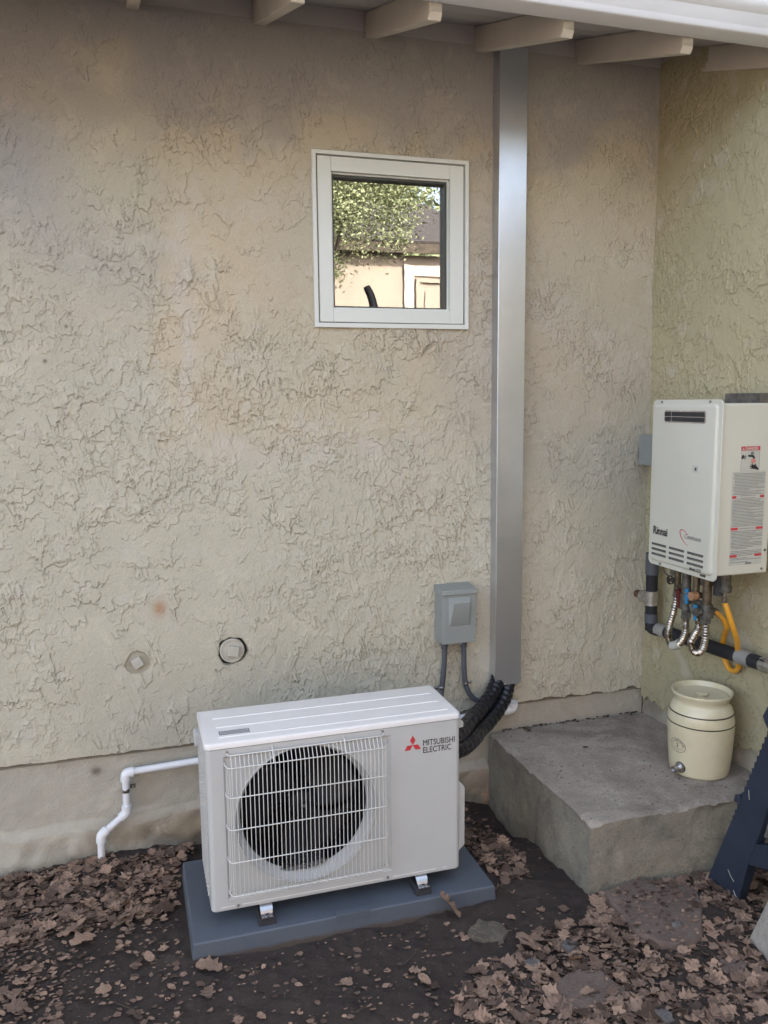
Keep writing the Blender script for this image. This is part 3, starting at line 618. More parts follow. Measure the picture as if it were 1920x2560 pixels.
# lid
def lid():
    b = MB(); g = 0.0025; outer = [(-g, D_ + g), (-g, R_)] + arc(R_, R_, R_ + g, PI, 1.5 * PI)[1:] + arc(W_ - R_, R_, R_ + g, 1.5 * PI, 2 * PI) + [(W_ + g, D_ + g)]
    n = len(outer); cx, cy = W_ / 2, D_ / 2
    def sh(e): return [(x + (-e if x > cx else e), y + (-e if y > cy else e)) for x, y in outer]
    lv = [(0.0, 0.512), (0.0, 0.525), (0.0015, 0.5275), (0.004, 0.5292), (0.008, 0.530)]
    v = []
    for e, z in lv: v += [(x, y, z) for x, y in sh(e)]
    f = [(i * n + k, i * n + (k + 1) % n, (i + 1) * n + (k + 1) % n, (i + 1) * n + k) for i in range(len(lv) - 1) for k in range(n)]
    f += [tuple(range(n))[::-1], tuple((len(lv) - 1) * n + k for k in range(n))]
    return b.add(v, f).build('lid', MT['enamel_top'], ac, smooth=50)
ld = lid()
b = MB(); b.prism([(x * 0.996 + 0.0016, y * 0.99 + 0.002, 0.509) for x, y in foot], (0, 0, 0.0035)); b.build('seam', MT['seam'], ac)
for y, x0, x1 in ((0.197, 0.041, 0.769), (0.121, 0.043, 0.770), (0.042, 0.044, 0.772)):
    b = MB(); b.prism([(x0, y - 0.0042, 0.5298), (x0, y - 0.0022, 0.5320), (x0, y + 0.0022, 0.5320), (x0, y + 0.0042, 0.5298)], (x1 - x0, 0, 0)); b.build('rib', MT['enamel_top'], ld)
b = MB(); b.box((0.048, 0.058, 0.5299), (0.139, 0.0885, 0.5306)); b.build('label_border', MT['seam'], ld)
b = MB(); b.box((0.050, 0.0605, 0.5304), (0.137, 0.086, 0.5310)); lb = b.build('label_plate', MT['plate'], ld)
b = MB()
for r in range(3):
    x = 0.055
    while x < 0.13:
        L = rng.uniform(0.003, 0.010); b.box((x, 0.066 + r * 0.006, 0.5309), (min(x + L, 0.132), 0.0685 + r * 0.006, 0.5312)); x += L + 0.002
b.build('small_print', MT['greyprint'], ld)

# fan
b = MB(); b.lathe([(0.0, 0.060), (0.030, 0.062), (0.042, 0.070), (0.045, 0.090), (0.045, 0.13)], 32, 'y', (0.298, 0, 0.268)); fanhub = b.build('fan', MT['fan'], ac)
for k in range(3):
    a0 = k * 2 * PI / 3 + 0.5; vs = []; NR, NT = 8, 12
    for i in range(NR + 1):
        r = 0.038 + (0.186 - 0.038) * i / NR; spread = 1.55 + 0.2 * (i / NR); lead = 0.55 * (i / NR) ** 1.5
        for j in range(NT + 1):
            t = j / NT; a = a0 + lead + spread * (t - 0.5); yv = 0.070 + 0.055 * t + 0.006 * math.sin(t * PI)
            vs.append((0.298 + r * math.cos(a), yv, 0.268 + r * math.sin(a)))
    fs = [(i * (NT + 1) + j, i * (NT + 1) + j + 1, (i + 1) * (NT + 1) + j + 1, (i + 1) * (NT + 1) + j) for i in range(NR) for j in range(NT)]
    bl = MB().add(vs, fs).build('blade', MT['fan'], fanhub, smooth=60); sm = bl.modifiers.new('s', 'SOLIDIFY'); sm.thickness = 0.003
b = MB(); b.lathe([(0, 0.050), (0.004, 0.051), (0.006, 0.056), (0.006, 0.062)], 14, 'y', (0.298, 0, 0.268)); b.build('hub_nut', MT['steel'], fanhub)
b = MB(); b.box((0.06, 0.20, 0.03), (0.55, 0.205, 0.49)); 
for i in range(60): b.box((0.075 + i * 0.0078, 0.193, 0.035), (0.0765 + i * 0.0078, 0.2, 0.485))
b.build('coil', MT['coil'], ac)
b = MB(); b.box((0.27, 0.15, 0.05), (0.283, 0.165, 0.48)); b.box((0.315, 0.15, 0.05), (0.328, 0.165, 0.48)); b.lathe([(0.04, 0.12), (0.045, 0.14), (0.045, 0.165)], 24, 'y', (0.298, 0, 0.268)); b.build('motor_mount', MT['fan'], ac)
b = MB(); b.prism([(0.215, 0.034, 0.083), (0.23, 0.034, 0.074), (0.30, 0.034, 0.072), (0.352, 0.034, 0.079), (0.362, 0.034, 0.090), (0.355, 0.034, 0.098), (0.33, 0.034, 0.093), (0.25, 0.034, 0.087)], (0, 0.05, 0)); b.build('drain_plate', MT['steel'], ac)
b = MB(); b.lathe([(0, 0.030), (0.0045, 0.031), (0.005, 0.036)], 12, 'y', (0.344, 0, 0.087)); b.build('screw', MT['seam'], ac)

# wire grille: every wire its own piece
gr = bpy.data.objects.new('wire_grille', None); C.objects.link(gr); gr.parent = ac; gr.empty_display_size = 0.02
YF = -0.030
def wire(path, r=0.00135, n=6): return MB().tube(path, r, n).build('wire', MT['wire'], gr, smooth=80)
wv = None
xsv = np.linspace(0.0715, 0.531, 37)
for i, x in enumerate(xsv):
    if wv is None:
        wv = wire([(0, 0.003, 0.046), (0, -0.006, 0.046), (0, -0.022, 0.050), (0, YF, 0.060), (0, YF, 0.300), (0, YF, 0.458), (0, YF + 0.002, 0.464), (0, YF + 0.019, 0.490), (0, YF + 0.020, 0.492)]); o = wv
    else:
        o = wv.copy(); C.objects.link(o); o.parent = gr
    o.location = (x, 0, 0)
for x, yy in ((0.0655, YF + 0.002), (0.0605, YF + 0.009), (0.0565, YF + 0.017)):
    wire([(x, yy, 0.062), (x, yy, 0.455)])
for x, yy in ((0.5375, YF + 0.002), (0.5425, YF + 0.009), (0.547, YF + 0.017)):
    wire([(x, yy, 0.062), (x, yy, 0.455)])
def hwire(z, dz=0.0, ends=True, y=YF - 0.003):
    p = [(0.0535, 0.006, z + dz), (0.0535, YF + 0.018, z + dz * .6), (0.0600, y + 0.004, z), (0.0680, y, z), (0.30, y, z), (0.533, y, z), (0.541, y + 0.004, z), (0.5495, YF + 0.018, z + dz * .6), (0.5495, 0.006, z + dz)]
    wire(p, 0.0017)
for z in (0.3705, 0.271, 0.168, 0.062): hwire(z, 0.003)
hwire(0.462, 0.004)
wire([(0.0625, 0.004, 0.497), (0.0625, -0.010, 0.494), (0.068, -0.013, 0.4925), (0.30, -0.013, 0.4925), (0.534, -0.013, 0.4925), (0.540, -0.010, 0.494), (0.540, 0.004, 0.500)], 0.0019)
for x in (0.195, 0.415): wire([(x, 0.004, 0.499), (x, -0.004, 0.499), (x, -0.013, 0.494), (x, YF, 0.462)], 0.0019)
for x, z in ((0.0585, 0.052), (0.546, 0.052), (0.0625, 0.500), (0.540, 0.502)):
    b = MB(); b.lathe([(0.0, -0.003), (0.0035, -0.0025), (0.0045, 0.002), (0.0045, 0.009)], 10, 'y', (x, 0, z)); b.build('grille_screw', MT['screw'], gr)

# coil guard on the left side: small louvred cells
b = MB()
for i in range(40):
    z = 0.035 + i * 0.0112
    b.prism([(-0.0002, 0.045, z), (-0.0045, 0.045, z + 0.0025), (-0.0002, 0.045, z + 0.006)], (0, 0.205, 0))
for k in range(9): b.box((-0.0052, 0.048 + k * 0.0245, 0.03), (0.0, 0.0505 + k * 0.0245, 0.485))
b.build('coil_guard', MT['enamel'], ac, smooth=0)
# handles
b = MB(); b.box((-0.017, 0.215, 0.437), (0.002, 0.262, 0.482)); b.build('carry_handle', MT['enamel'], ac, bevel=0.006)
b = MB(); b.prism([(0.801, 0.03, 0.498), (0.814, 0.03, 0.494), (0.823, 0.03, 0.484), (0.823, 0.03, 0.468), (0.801, 0.03, 0.465)], (0, 0.05, 0)); b.build('carry_handle', MT['enamel'], ac, bevel=0.002)
# service cover on the right side
b = MB(); b.prism([(0.800, 0.018, 0.045), (0.826, 0.022, 0.065), (0.826, 0.022, 0.262), (0.820, 0.020, 0.272), (0.800, 0.018, 0.292)], (0, 0.13, 0)); b.build('service_cover', MT['enamel'], ac, bevel=0.005)
# feet
for x in (0.162, 0.663):
    b = MB(); b.prism([(x - 0.027, -0.034, -0.0495), (x + 0.027, -0.034, -0.0495), (x + 0.024, -0.032, -0.026), (x - 0.024, -0.032, -0.026)], (0, 0.075, 0)); rf = b.build('rubber_foot', MT['rubber'], ac, bevel=0.003)
    b = MB()
    b.prism([(x - 0.019, 0.03, -0.001), (x - 0.019, -0.002, -0.001), (x - 0.019, -0.012, -0.006), (x - 0.019, -0.018, -0.0235), (x - 0.019, -0.036, -0.0245), (x - 0.019, -0.036, -0.0215), (x - 0.019, -0.0165, -0.0205), (x - 0.019, -0.010, -0.004), (x - 0.019, 0.0, 0.0005), (x - 0.019, 0.03, 0.001)], (0.038, 0, 0))
    br = b.build('metal_bracket', MT['steel'], ac, smooth=60)
    b = MB(); b.lathe([(0.0095, 0), (0.0095, 0.003), (0.0055, 0.004), (0.0055, -0.001)], 16, 'z', (x, -0.026, -0.0215)); b.build('washer', MT['steel'], br)
    b = MB(); b.lathe([(0.005, 0), (0.005, 0.0025)], 12, 'z', (x, -0.026, -0.0205)); b.build('bolt_hole', MT['black'], br)
    for s_ in (-1, 1):
        b = MB(); b.lathe([(0.0045, 0.0), (0.004, 0.002), (0.0, 0.0028)], 10, 'z', (x + s_ * 0.0125, -0.031, -0.0215)); b.build('rivet', MT['steel'], br)
    x2 = x
    b = MB(); b.prism([(x - 0.027, 0.235, -0.0495), (x + 0.027, 0.235, -0.0495), (x + 0.024, 0.235, 0.0), (x - 0.024, 0.235, 0.0)], (0, 0.07, 0)); b.build('rubber_foot', MT['rubber'], ac, bevel=0.003)
# emblem: three red rhombi, and the maker's words
def rhomb(cx, cz, ang, L=0.0275, wd=0.0155):
    # one vertex at the centre, long axis along ang, 60 degree rhombus
    a = math.radians(ang); s = L / math.sqrt(3)
    p = [(cx, cz), (cx + s * math.cos(a - PI / 6), cz + s * math.sin(a - PI / 6)), (cx + L * math.cos(a), cz + L * math.sin(a)), (cx + s * math.cos(a + PI / 6), cz + s * math.sin(a + PI / 6))]
    b = MB(); b.prism([(q[0], -0.0011, q[1]) for q in p], (0, 0.0014, 0)); return b.build('emblem_rhombus', MT['red'], ac, smooth=0)
for a in (90, 210, 330): rhomb(0.6385, 0.4435, a, 0.0310)
text_obj('lettering', 'MITSUBISHI', 0.0275, MT['black'], ac, (0.6715, -0.0008, 0.4365), (PI / 2, 0, 0), 0.0, 0.79)
text_obj('lettering', 'ELECTRIC', 0.0275, MT['black'], ac, (0.6715, -0.0008, 0.4125), (PI / 2, 0, 0), 0.0, 0.81)

# ---------------------------------------------------------------- sheet-metal line cover
duct = thing('line_cover', 'tall galvanised sheet-metal cover running up the stucco wall to the eave', 'metal cover', (2.132, 0, 0.466))
b = MB(); dw, dd, dh = 0.114, 0.070, 2.452; tk = 0.0012
prof_ = [(0.004, 0), (0.0, -dd + 0.001), (0.001, -dd), (dw - 0.001, -dd), (dw, -dd + 0.001), (dw + 0.004, 0), (dw + 0.004 - tk, 0), (dw - tk, -dd + tk + 0.001), (tk, -dd + tk + 0.001), (0.004 + tk, 0)]
b.prism([(x, y, 0) for x, y in prof_], (0, 0, dh)); b.build('cover_sheet', MT['galv'], duct, smooth=0)
for z in (0.085, 0.85, 1.6, 2.3):
    b = MB(); b.lathe([(0.0, -0.004), (0.003, -0.003), (0.0045, 0.001)], 10, 'x', (0.0025, -0.03, z)); b.build('screw', MT['steel'], duct)

# ---------------------------------------------------------------- disconnect box
bx = thing('disconnect_box', 'grey metal electrical disconnect box on the stucco beside the metal cover', 'electrical box', (1.894, 0, 0.668))
b = MB(); b.box((0, -0.088, 0), (0.141, 0, 0.214)); b.build('box_body', MT['greybox'], bx, bevel=0.003)
b = MB(); b.prism([(-0.003, 0.0, 0.228), (-0.003, -0.097, 0.218), (-0.003, -0.099, 0.199), (-0.003, -0.0895, 0.199), (-0.003, -0.0885, 0.185), (-0.003, -0.07, 0.185), (-0.003, -0.06, 0.196), (-0.003, 0.0, 0.196)], (0.147, 0, 0)); b.build('rain_hood', MT['greybox'], bx, bevel=0.0015)
b = MB(); b.box((0.001, -0.0925, 0.001), (0.140, -0.089, 0.1975)); dr = b.build('door', MT['greybox'], bx, bevel=0.0015)
b = MB(); x0, x1, z0, z1 = 0.026, 0.116, 0.072, 0.186; i0, i1, j0, j1 = 0.043, 0.112, 0.080, 0.167
b.add([(x0, -0.0925, z0), (x1, -0.0925, z0), (x1, -0.0925, z1), (x0, -0.0925, z1), (i0 - .012, -0.0965, j0), (i1, -0.0965, j0), (i1, -0.108, j1), (i0, -0.108, j1)], [(4, 5, 6, 7), (0, 1, 5, 4), (1, 2, 6, 5), (2, 3, 7, 6), (3, 0, 4, 7)])
b.build('raised_panel', MT['greybox'], dr, bevel=0.002)
b = MB(); b.tube([(0.07 + 0.009 * math.cos(t), -0.093, 0.001 + 0.009 * math.sin(t)) for t in np.linspace(PI, 2 * PI, 9)], 0.0018, 6); b.build('hasp', MT['steel'], bx)
def conduit(name, label, pts, r, clamp):
    t = thing(name, label, 'conduit', pts[0])
    o = Vector(pts[0]); P = [Vector(p) - o for p in smooth_path(pts, 8)]
    MB().tube(P, r, 14).build('tube', MT['conduit'], t)
    b = MB(); b.lathe([(r * 1.55, 0.003), (r * 1.6, -0.012), (r * 1.35, -0.014), (r * 1.3, -0.03)], 8, 'z', (0, 0, 0)); b.build('fitting', MT['conduit'], t, smooth=20)
    ci, side = clamp; c = Vector(ci) - o
    b = MB(); b.lathe([(r * 1.12, -0.006), (r * 1.16, -0.005), (r * 1.16, 0.005), (r * 1.12, 0.006)], 16, 'z', c); cl = b.build('clamp', MT['steel'], t)
    b = MB(); b.box((c.x + (r if side > 0 else -r - 0.018), c.y + 0.004, c.z - 0.006), (c.x + (r + 0.018 if side > 0 else -r), c.y + 0.007, c.z + 0.006)); b.build('clamp_tab', MT['steel'], cl)
    b = MB(); b.lathe([(0, c.y - 0.004), (0.004, c.y - 0.003), (0.0045, c.y + 0.004)], 8, 'y', (c.x + side * (r + 0.010), 0, c.z)); b.build('screw', MT['steel'], cl)
conduit('conduit', 'grey flexible conduit dropping straight from the disconnect box behind the air conditioner', [(1.920, -0.045, 0.668), (1.921, -0.045, 0.61), (1.916, -0.043, 0.53), (1.908, -0.040, 0.45), (1.895, -0.05, 0.38), (1.86, -0.12, 0.30), (1.80, -0.25, 0.26)], 0.0108, ((1.909, -0.040, 0.475), -1))
conduit('conduit', 'grey flexible conduit curving from the disconnect box to behind the black hoses', [(2.003, -0.045, 0.668), (2.004, -0.045, 0.60), (2.007, -0.042, 0.53), (2.017, -0.038, 0.47), (2.043, -0.034, 0.42), (2.085, -0.032, 0.393), (2.14, -0.03, 0.40)], 0.0108, ((2.014, -0.038, 0.481), 1))

# black wrapped hoses
def wrapped(label, pts, r, seed):
    rr = random.Random(seed); P = smooth_path(pts, 24); n = len(P)
    ph = [rr.uniform(-0.35, 0.35) for _ in range(n)]
    o = Vector(pts[0]); Q = [p - o for p in P]
    m = MB(); m.tube(Q, r, 22, r_fn=lambda i: r * (1 + 0.035 * math.sin(i * 0.9 + ph[i]) + 0.03 * ph[i] + 0.02 * math.sin(i * 0.31)))
    for i, v in enumerate(m.v):
        k = (i * 7919) % 101 / 101.0; m.v[i] = tuple(c + (k - 0.5) * 0.0022 for c in v)
    ob = m.build('insulated_hose', MT['hose'], None, smooth=70); ob.location = o
    ob['label'] = label; ob['category'] = 'hose'; return ob
wrapped('upper black wrapped hose curving from the metal cover to the air conditioner', [(2.168, -0.035, 0.56), (2.164, -0.035, 0.50), (2.128, -0.065, 0.448), (2.055, -0.125, 0.408), (1.965, -0.21, 0.395), (1.87, -0.34, 0.41), (1.78, -0.44, 0.43), (1.715, -0.49, 0.44)], 0.0305, 1)
wrapped('lower black wrapped hose curving from the metal cover to the air conditioner', [(2.212, -0.035, 0.56), (2.208, -0.035, 0.475), (2.172, -0.070, 0.412), (2.098, -0.128, 0.366), (2.005, -0.21, 0.350), (1.90, -0.34, 0.362), (1.80, -0.44, 0.385), (1.715, -0.49, 0.39)], 0.0305, 2)

# ---------------------------------------------------------------- white condensate pipe
pv = thing('drain_pipe', 'white PVC drain pipe with elbows along the foundation, ending left of the air conditioner', 'pipe', (0.70, -0.03, 0.289))
def pt(x, y, z): return (x - 0.70, y + 0.03, z - 0.289)
b = MB(); b.tube([pt(0.70, -0.022, 0.288), pt(2.195, -0.022, 0.336)], 0.0133, 16); b.build('pipe', MT['pvc'], pv)
def elbow(c, a, d_, r=0.0185, L=0.029):
    a = Vector(a).normalized(); d_ = Vector(d_).normalized(); c = Vector(c)
    P = [c + a * L, c + a * L * 0.55, c + (a * 0.42 + d_ * 0.42) * L * 0.28, c + d_ * L * 0.55, c + d_ * L]
    MB().tube(smooth_path(P, 5), r, 18).build('elbow', MT['pvc'], pv, smooth=50)
E1 = pt(0.682, -0.024, 0.2865); E2 = pt(0.680, -0.026, 0.135); E3 = pt(0.588, -0.055, 0.078); E4 = pt(0.584, -0.055, -0.030)
elbow(E1, (1, 0, 0.03), (0, 0, -1)); elbow(E2, (0, 0, 1), Vector(E3) - Vector(E2)); elbow(E3, Vector(E2) - Vector(E3), (0, 0, -1), L=0.026)
b = MB(); b.tube([E1, E2], 0.0133, 16); b.build('pipe', MT['pvc'], pv)
b = MB(); b.tube([E2, E3], 0.0133, 16); b.build('pipe', MT['pvc'], pv)
b = MB(); b.tube([E3, E4], 0.0133, 16); b.build('pipe', MT['pvc'], pv)
b = MB(); b.lathe([(0.0, 0.0), (0.0105, 0.0)], 14, 'z', (E4[0], E4[1], E4[2] - 0.0004)); b.build('pipe_mouth', MT['seam'], pv)
c = Vector(pt(0.681, -0.025, 0.222))
b = MB(); b.lathe([(0.0142, -0.007), (0.0148, -0.006), (0.0148, 0.006), (0.0142, 0.007)], 18, 'z', c); cl = b.build('clamp', MT['steel'], pv)
b = MB(); b.box((c.x + 0.014, c.y + 0.010, c.z + 0.0), (c.x + 0.034, c.y + 0.013, c.z + 0.014)); b.build('clamp_tab', MT['galvbr'], cl)
b = MB(); b.lathe([(0.0, c.y), (0.004, c.y + 0.001), (0.005, c.y + 0.011)], 10, 'y', (c.x + 0.026, 0, c.z + 0.008)); b.build('screw', MT['screw'], cl)
b = MB(); b.lathe([(0.0, c.y - 0.019), (0.0045, c.y - 0.018), (0.005, c.y - 0.012)], 10, 'y', (c.x - 0.009, 0, c.z)); b.build('screw', MT['screw'], cl)
# elbow at the hose end
P = smooth_path([pt(2.180, -0.022, 0.336), pt(2.212, -0.024, 0.338), pt(2.232, -0.030, 0.350), pt(2.230, -0.034, 0.374)], 5)
MB().tube(P, 0.0195, 18).build('elbow', MT['pvc'], pv, smooth=50)

# ---------------------------------------------------------------- cleanout plugs
cp = thing('cleanout_plug', 'round cleanout plug with a square lug set in a ragged hole in the stucco', 'plug', (1.085, 0, 0.701))
b = MB(); b.lathe([(0.0455, 0.014), (0.046, -0.003), (0.0435, -0.006), (0.039, -0.0055), (0.038, -0.002), (0.0, -0.002)], 44, 'y'); b.build('plug_disc', MT['plugpaint'], cp)
def lug(cx, cz, s, deg, y0, dep):
    a = math.radians(deg); pts = [(cx + s * (math.cos(a) * u - math.sin(a) * v), y0, cz + s * (math.sin(a) * u + math.cos(a) * v)) for u, v in ((-1, -1), (1, -1), (1, 1), (-1, 1))]
    b = MB(); b.prism(pts, (0, -dep, 0)); return b.build('square_lug', MT['plugpaint'], cp, bevel=0.003)
lug(0.004, 0.000, 0.0195, -12, -0.001, 0.022)
b = MB(); b.lathe([(0.0445, 0.0135), (0.062, 0.0135)], 40, 'y'); b.build('gap', MT['sealant'], cp)
cp = thing('cleanout_plug', 'small painted square plug sunk in a dimple of the stucco left of the round one', 'plug', (0.744, 0, 0.689))
lug(0.0, 0.0, 0.018, 28, 0.012, 0.021)

# ---------------------------------------------------------------- concrete step
def step():
    t = thing('concrete_step', 'rough grey concrete step in the corner carrying the stoneware jar', 'step', (2.142, -0.80, 0))
    x0, y0, zt = 0.0, 0.0, 0.235; W2, D2 = 0.95, 0.80; d = 0.01
    # top sheet with slight chips at the rim
    nx, ny = int(W2 / d) + 1, int(D2 / d) + 1
    X, Y = np.meshgrid(np.linspace(0, W2, nx), np.linspace(0, D2, ny))
    n1 = gfield(ny, nx, d, 0.03, 601); n2 = gfield(ny, nx, d, 0.2, 602)
    e = np.minimum(X, Y); Z = zt + 0.0008 * n1 + 0.002 * n2 - 0.005 * (1 - sstep(e, 0, 0.018)) - 0.008 * (1 - sstep(e, 0, 0.022)) * sstep(gfield(ny, nx, d, 0.02, 606), 1.1, 1.5) + 0.0003 * np.random.default_rng(5).standard_normal((ny, nx)) + 0.004 * (1 - sstep(X, 0.0, 0.05)) * 0
    n3 = gfield(ny, nx, d, 0.022, 605); X2 = X + (1 - sstep(X, 0, 0.02)) * 0.0013 * n3; Y2 = Y + (1 - sstep(Y, 0, 0.02)) * 0.0013 * n3
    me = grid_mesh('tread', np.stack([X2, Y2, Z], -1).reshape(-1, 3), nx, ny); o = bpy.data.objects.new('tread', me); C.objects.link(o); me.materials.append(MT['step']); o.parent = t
    # sides joined to the rim row
    def side(ex, ey, ez, nrm, nm):
        n = len(ex); m = 26; V = np.zeros((m, n, 3)); f = gfield(m, n, d, 0.03, 603 + int(nrm[0]) * 3); f2 = gfield(m, n, d, 0.12, 613)
        for i in range(m):
            tt = i / (m - 1); zz = ez * (1 - tt) + (-0.09) * tt
            bul = (0.0016 * f[i] + 0.003 * f2[i]) * sstep(np.arange(n), 0, 6) + 0.012 * tt
            kx = max(0, 1 - tt * 8); lx = np.linspace(0, ex[-1], n) if nrm[1] else np.zeros(n); ly = np.linspace(0, ey[-1], n) if nrm[0] else np.zeros(n)
            bx_ = ex * kx + lx * (1 - kx); by_ = ey * kx + ly * (1 - kx); edge = np.exp(-np.arange(n) / 2.0)
            if i == 0: bul = np.zeros(n)
            V[i, :, 0] = bx_ + nrm[0] * bul - (nrm[1] != 0) * edge * 0.012 * tt; V[i, :, 1] = by_ + nrm[1] * bul - (nrm[0] != 0) * edge * 0.012 * tt; V[i, :, 2] = zz
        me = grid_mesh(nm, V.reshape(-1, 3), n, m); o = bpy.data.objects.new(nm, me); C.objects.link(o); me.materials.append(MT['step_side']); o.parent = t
    side(X2[0], Y2[0], Z[0], (0, -1), 'front_face'); side(X2[:, 0], Y2[:, 0], Z[:, 0], (-1, 0), 'side_face')
    # torn hole on the left face and dirt line at the wall
    b = MB(); b.prism([(-0.004, 0.335, 0.055), (-0.004, 0.36, 0.075), (-0.004, 0.362, 0.10), (-0.004, 0.35, 0.115), (-0.004, 0.345, 0.085), (-0.004, 0.327, 0.06)], (0.002, 0, 0))
    return t
step()
# debris in the joint between step and wall
b = MB()
for i in range(60):
    x = rng.uniform(2.2, 2.86); y = 0.012 - abs(rng.gauss(0, 0.008)) ; s = rng.uniform(0.003, 0.009)
    P = [(x + s * rng.uniform(.6, 1.3) * math.cos(a), y + s * 0.5 * math.sin(a), 0.2365 + rng.uniform(0, .002)) for a in (0, 1.3, 2.6, 3.9, 5.2)]
    b.prism(P, (0, 0, 0.003))
b.build('joint_debris', MT['soil'], None, smooth=0, kind='stuff', label='dark crumbs of soil in the joint behind the step', category='debris')

# ---------------------------------------------------------------- stoneware jar
JX, JY, JZ = 2.745, -0.560, 0.236
JS = 0.832
jar = thing('stoneware_jar', 'cream stoneware water crock with two dark bands and a lid, standing on the step', 'crock', (JX, JY, JZ))
prof = [(0.0, 0.0), (0.118, 0.0), (0.126, 0.004), (0.129, 0.012), (0.1335, 0.05), (0.139, 0.11), (0.143, 0.17), (0.143, 0.205), (0.1375, 0.235), (0.1275, 0.256), (0.117, 0.266), (0.113, 0.271), (0.116, 0.284), (0.128, 0.300), (0.1305, 0.306), (0.129, 0.311), (0.125, 0.311), (0.121, 0.305), (0.112, 0.285), (0.108, 0.270), (0.10, 0.05), (0, 0.04)]
prof = [(r * JS, h) for r, h in prof]
b = MB(); b.lathe(prof, 72); b.build('body', MT['jar'], jar, smooth=45)
b = MB(); b.lathe([(r * JS, h) for r, h in ((0.0, 0.284), (0.05, 0.286), (0.085, 0.288), (0.098, 0.293), (0.109, 0.295), (0.114, 0.291), (0.110, 0.280), (0.0, 0.275))], 60); ld = b.build('lid', MT['jar'], jar, smooth=40)
b = MB(); b.lathe([(0.0, 0.301), (0.016, 0.300), (0.0215, 0.297), (0.020, 0.293), (0.014, 0.289), (0.014, 0.284)], 32); b.build('knob', MT['jar'], ld, smooth=40)
def rad_at(z):
    for (r0, h0), (r1, h1) in zip(prof[3:], prof[4:]):
        if h0 <= z <= h1 and h1 > h0: return r0 + (r1 - r0) * (z - h0) / (h1 - h0)
    return 0.14
for z in (0.237, 0.197):
    b = MB(); r = rad_at(z); b.lathe([(rad_at(z - .003) - 0.001, z - 0.0028), (rad_at(z - .002) + 0.0008, z - 0.002), (rad_at(z + .002) + 0.0008, z + 0.002), (rad_at(z + .003) - 0.001, z + 0.0028)], 72); b.build('glaze_band', MT['jarline'], jar)
# oval maker's stamp on the left flank with a 2 in the middle
AZJ = math.radians(190); zc = 0.118
def onjar(u, v, off=0.0006):
    z = zc + v; r = rad_at(z) + off; a = AZJ + u / r; return (r * math.cos(a), r * math.sin(a), z)
def flat_on_jar(loop, m, name, parent):
    """triangulated strip/polygon given as (u,v)"""
    b = MB(); b.add([onjar(*p) for p in loop[0]] + [onjar(*p) for p in loop[1]], [(k, (k + 1) % len(loop[0]), len(loop[0]) + (k + 1) % len(loop[0]), len(loop[0]) + k) for k in range(len(loop[0]))])
    return b.build(name, m, parent)
ell = lambda a, c, n=40: [(a * math.cos(2 * PI * k / n), c * math.sin(2 * PI * k / n)) for k in range(n)]
st_ = flat_on_jar((ell(0.036, 0.026), ell(0.0345, 0.0245)), MT['jarblue'], 'stamp', jar)
flat_on_jar((ell(0.0235, 0.0145), ell(0.0225, 0.0135)), MT['jarblue'], 'stamp_ring', jar)
def letters_arc(txt, a0, a1, bottom=False):
    for i, ch in enumerate(txt):
        t = i / max(1, len(txt) - 1); a = math.radians(a0 + (a1 - a0) * t)
        if ch == ' ': continue
        cu = bpy.data.curves.new('l', 'FONT'); cu.body = ch; cu.size = 0.0088; cu.offset = 0.0002; cu.resolution_u = 2; cu.align_x = 'CENTER'; cu.align_y = 'CENTER'
        tt = bpy.data.objects.new('l', cu); C.objects.link(tt); me = bpy.data.meshes.new_from_object(tt.evaluated_get(bpy.context.evaluated_depsgraph_get())); bpy.data.objects.remove(tt); bpy.data.curves.remove(cu)
        rot = (a - PI / 2) if not bottom else (a + PI / 2)
        for v in me.vertices:
            x, y = v.co.x, v.co.y; u = 0.0290 * math.cos(a) + x * math.cos(rot) - y * math.sin(rot); w_ = 0.0190 * math.sin(a) + x * math.sin(rot) + y * math.cos(rot)
            v.co = onjar(u, w_, 0.0009)
        me.materials.clear(); me.materials.append(MT['jarblue']); o = bpy.data.objects.new('letter', me); C.objects.link(o); o.parent = jar
letters_arc('POTTERIES', 112, 8); letters_arc('---', 165, 140); letters_arc('-----  ---', 205, 335, True)      # only the readable word is spelled out
cu = bpy.data.curves.new('l', 'FONT'); cu.body = '2'; cu.size = 0.018; cu.align_x = 'CENTER'; cu.align_y = 'CENTER'; cu.offset = 0.0003
tt = bpy.data.objects.new('l', cu); C.objects.link(tt); me = bpy.data.meshes.new_from_object(tt.evaluated_get(bpy.context.evaluated_depsgraph_get())); bpy.data.objects.remove(tt)
for v in me.vertices: v.co = onjar(v.co.x, v.co.y, 0.0009)
me.materials.clear(); me.materials.append(MT['black']); o = bpy.data.objects.new('numeral', me); C.objects.link(o); o.parent = jar
sp = bpy.data.objects.new('spigot', None); C.objects.link(sp); sp.parent = jar; sp.location = (0, 0, 0.036); sp.rotation_euler = (0, 0, math.radians(196)); sp.empty_display_size = 0.02
b = MB(); b.lathe([(0.0205, 0.1055), (0.021, 0.1115), (0.019, 0.1135)], 28, 'x'); b.build('seal', MT['rubber'], sp)
b = MB(); b.lathe([(r, h - 0.023) for r, h in ((0.0185, 0.136), (0.0190, 0.140), (0.0155, 0.147), (0.011, 0.151), (0.0095, 0.157), (0.0095, 0.164), (0.0125, 0.166), (0.013, 0.171), (0.0115, 0.174), (0.0085, 0.174), (0.008, 0.168), (0.0, 0.167))], 28, 'x'); b.build('nozzle', MT['chrome'], sp, smooth=45)

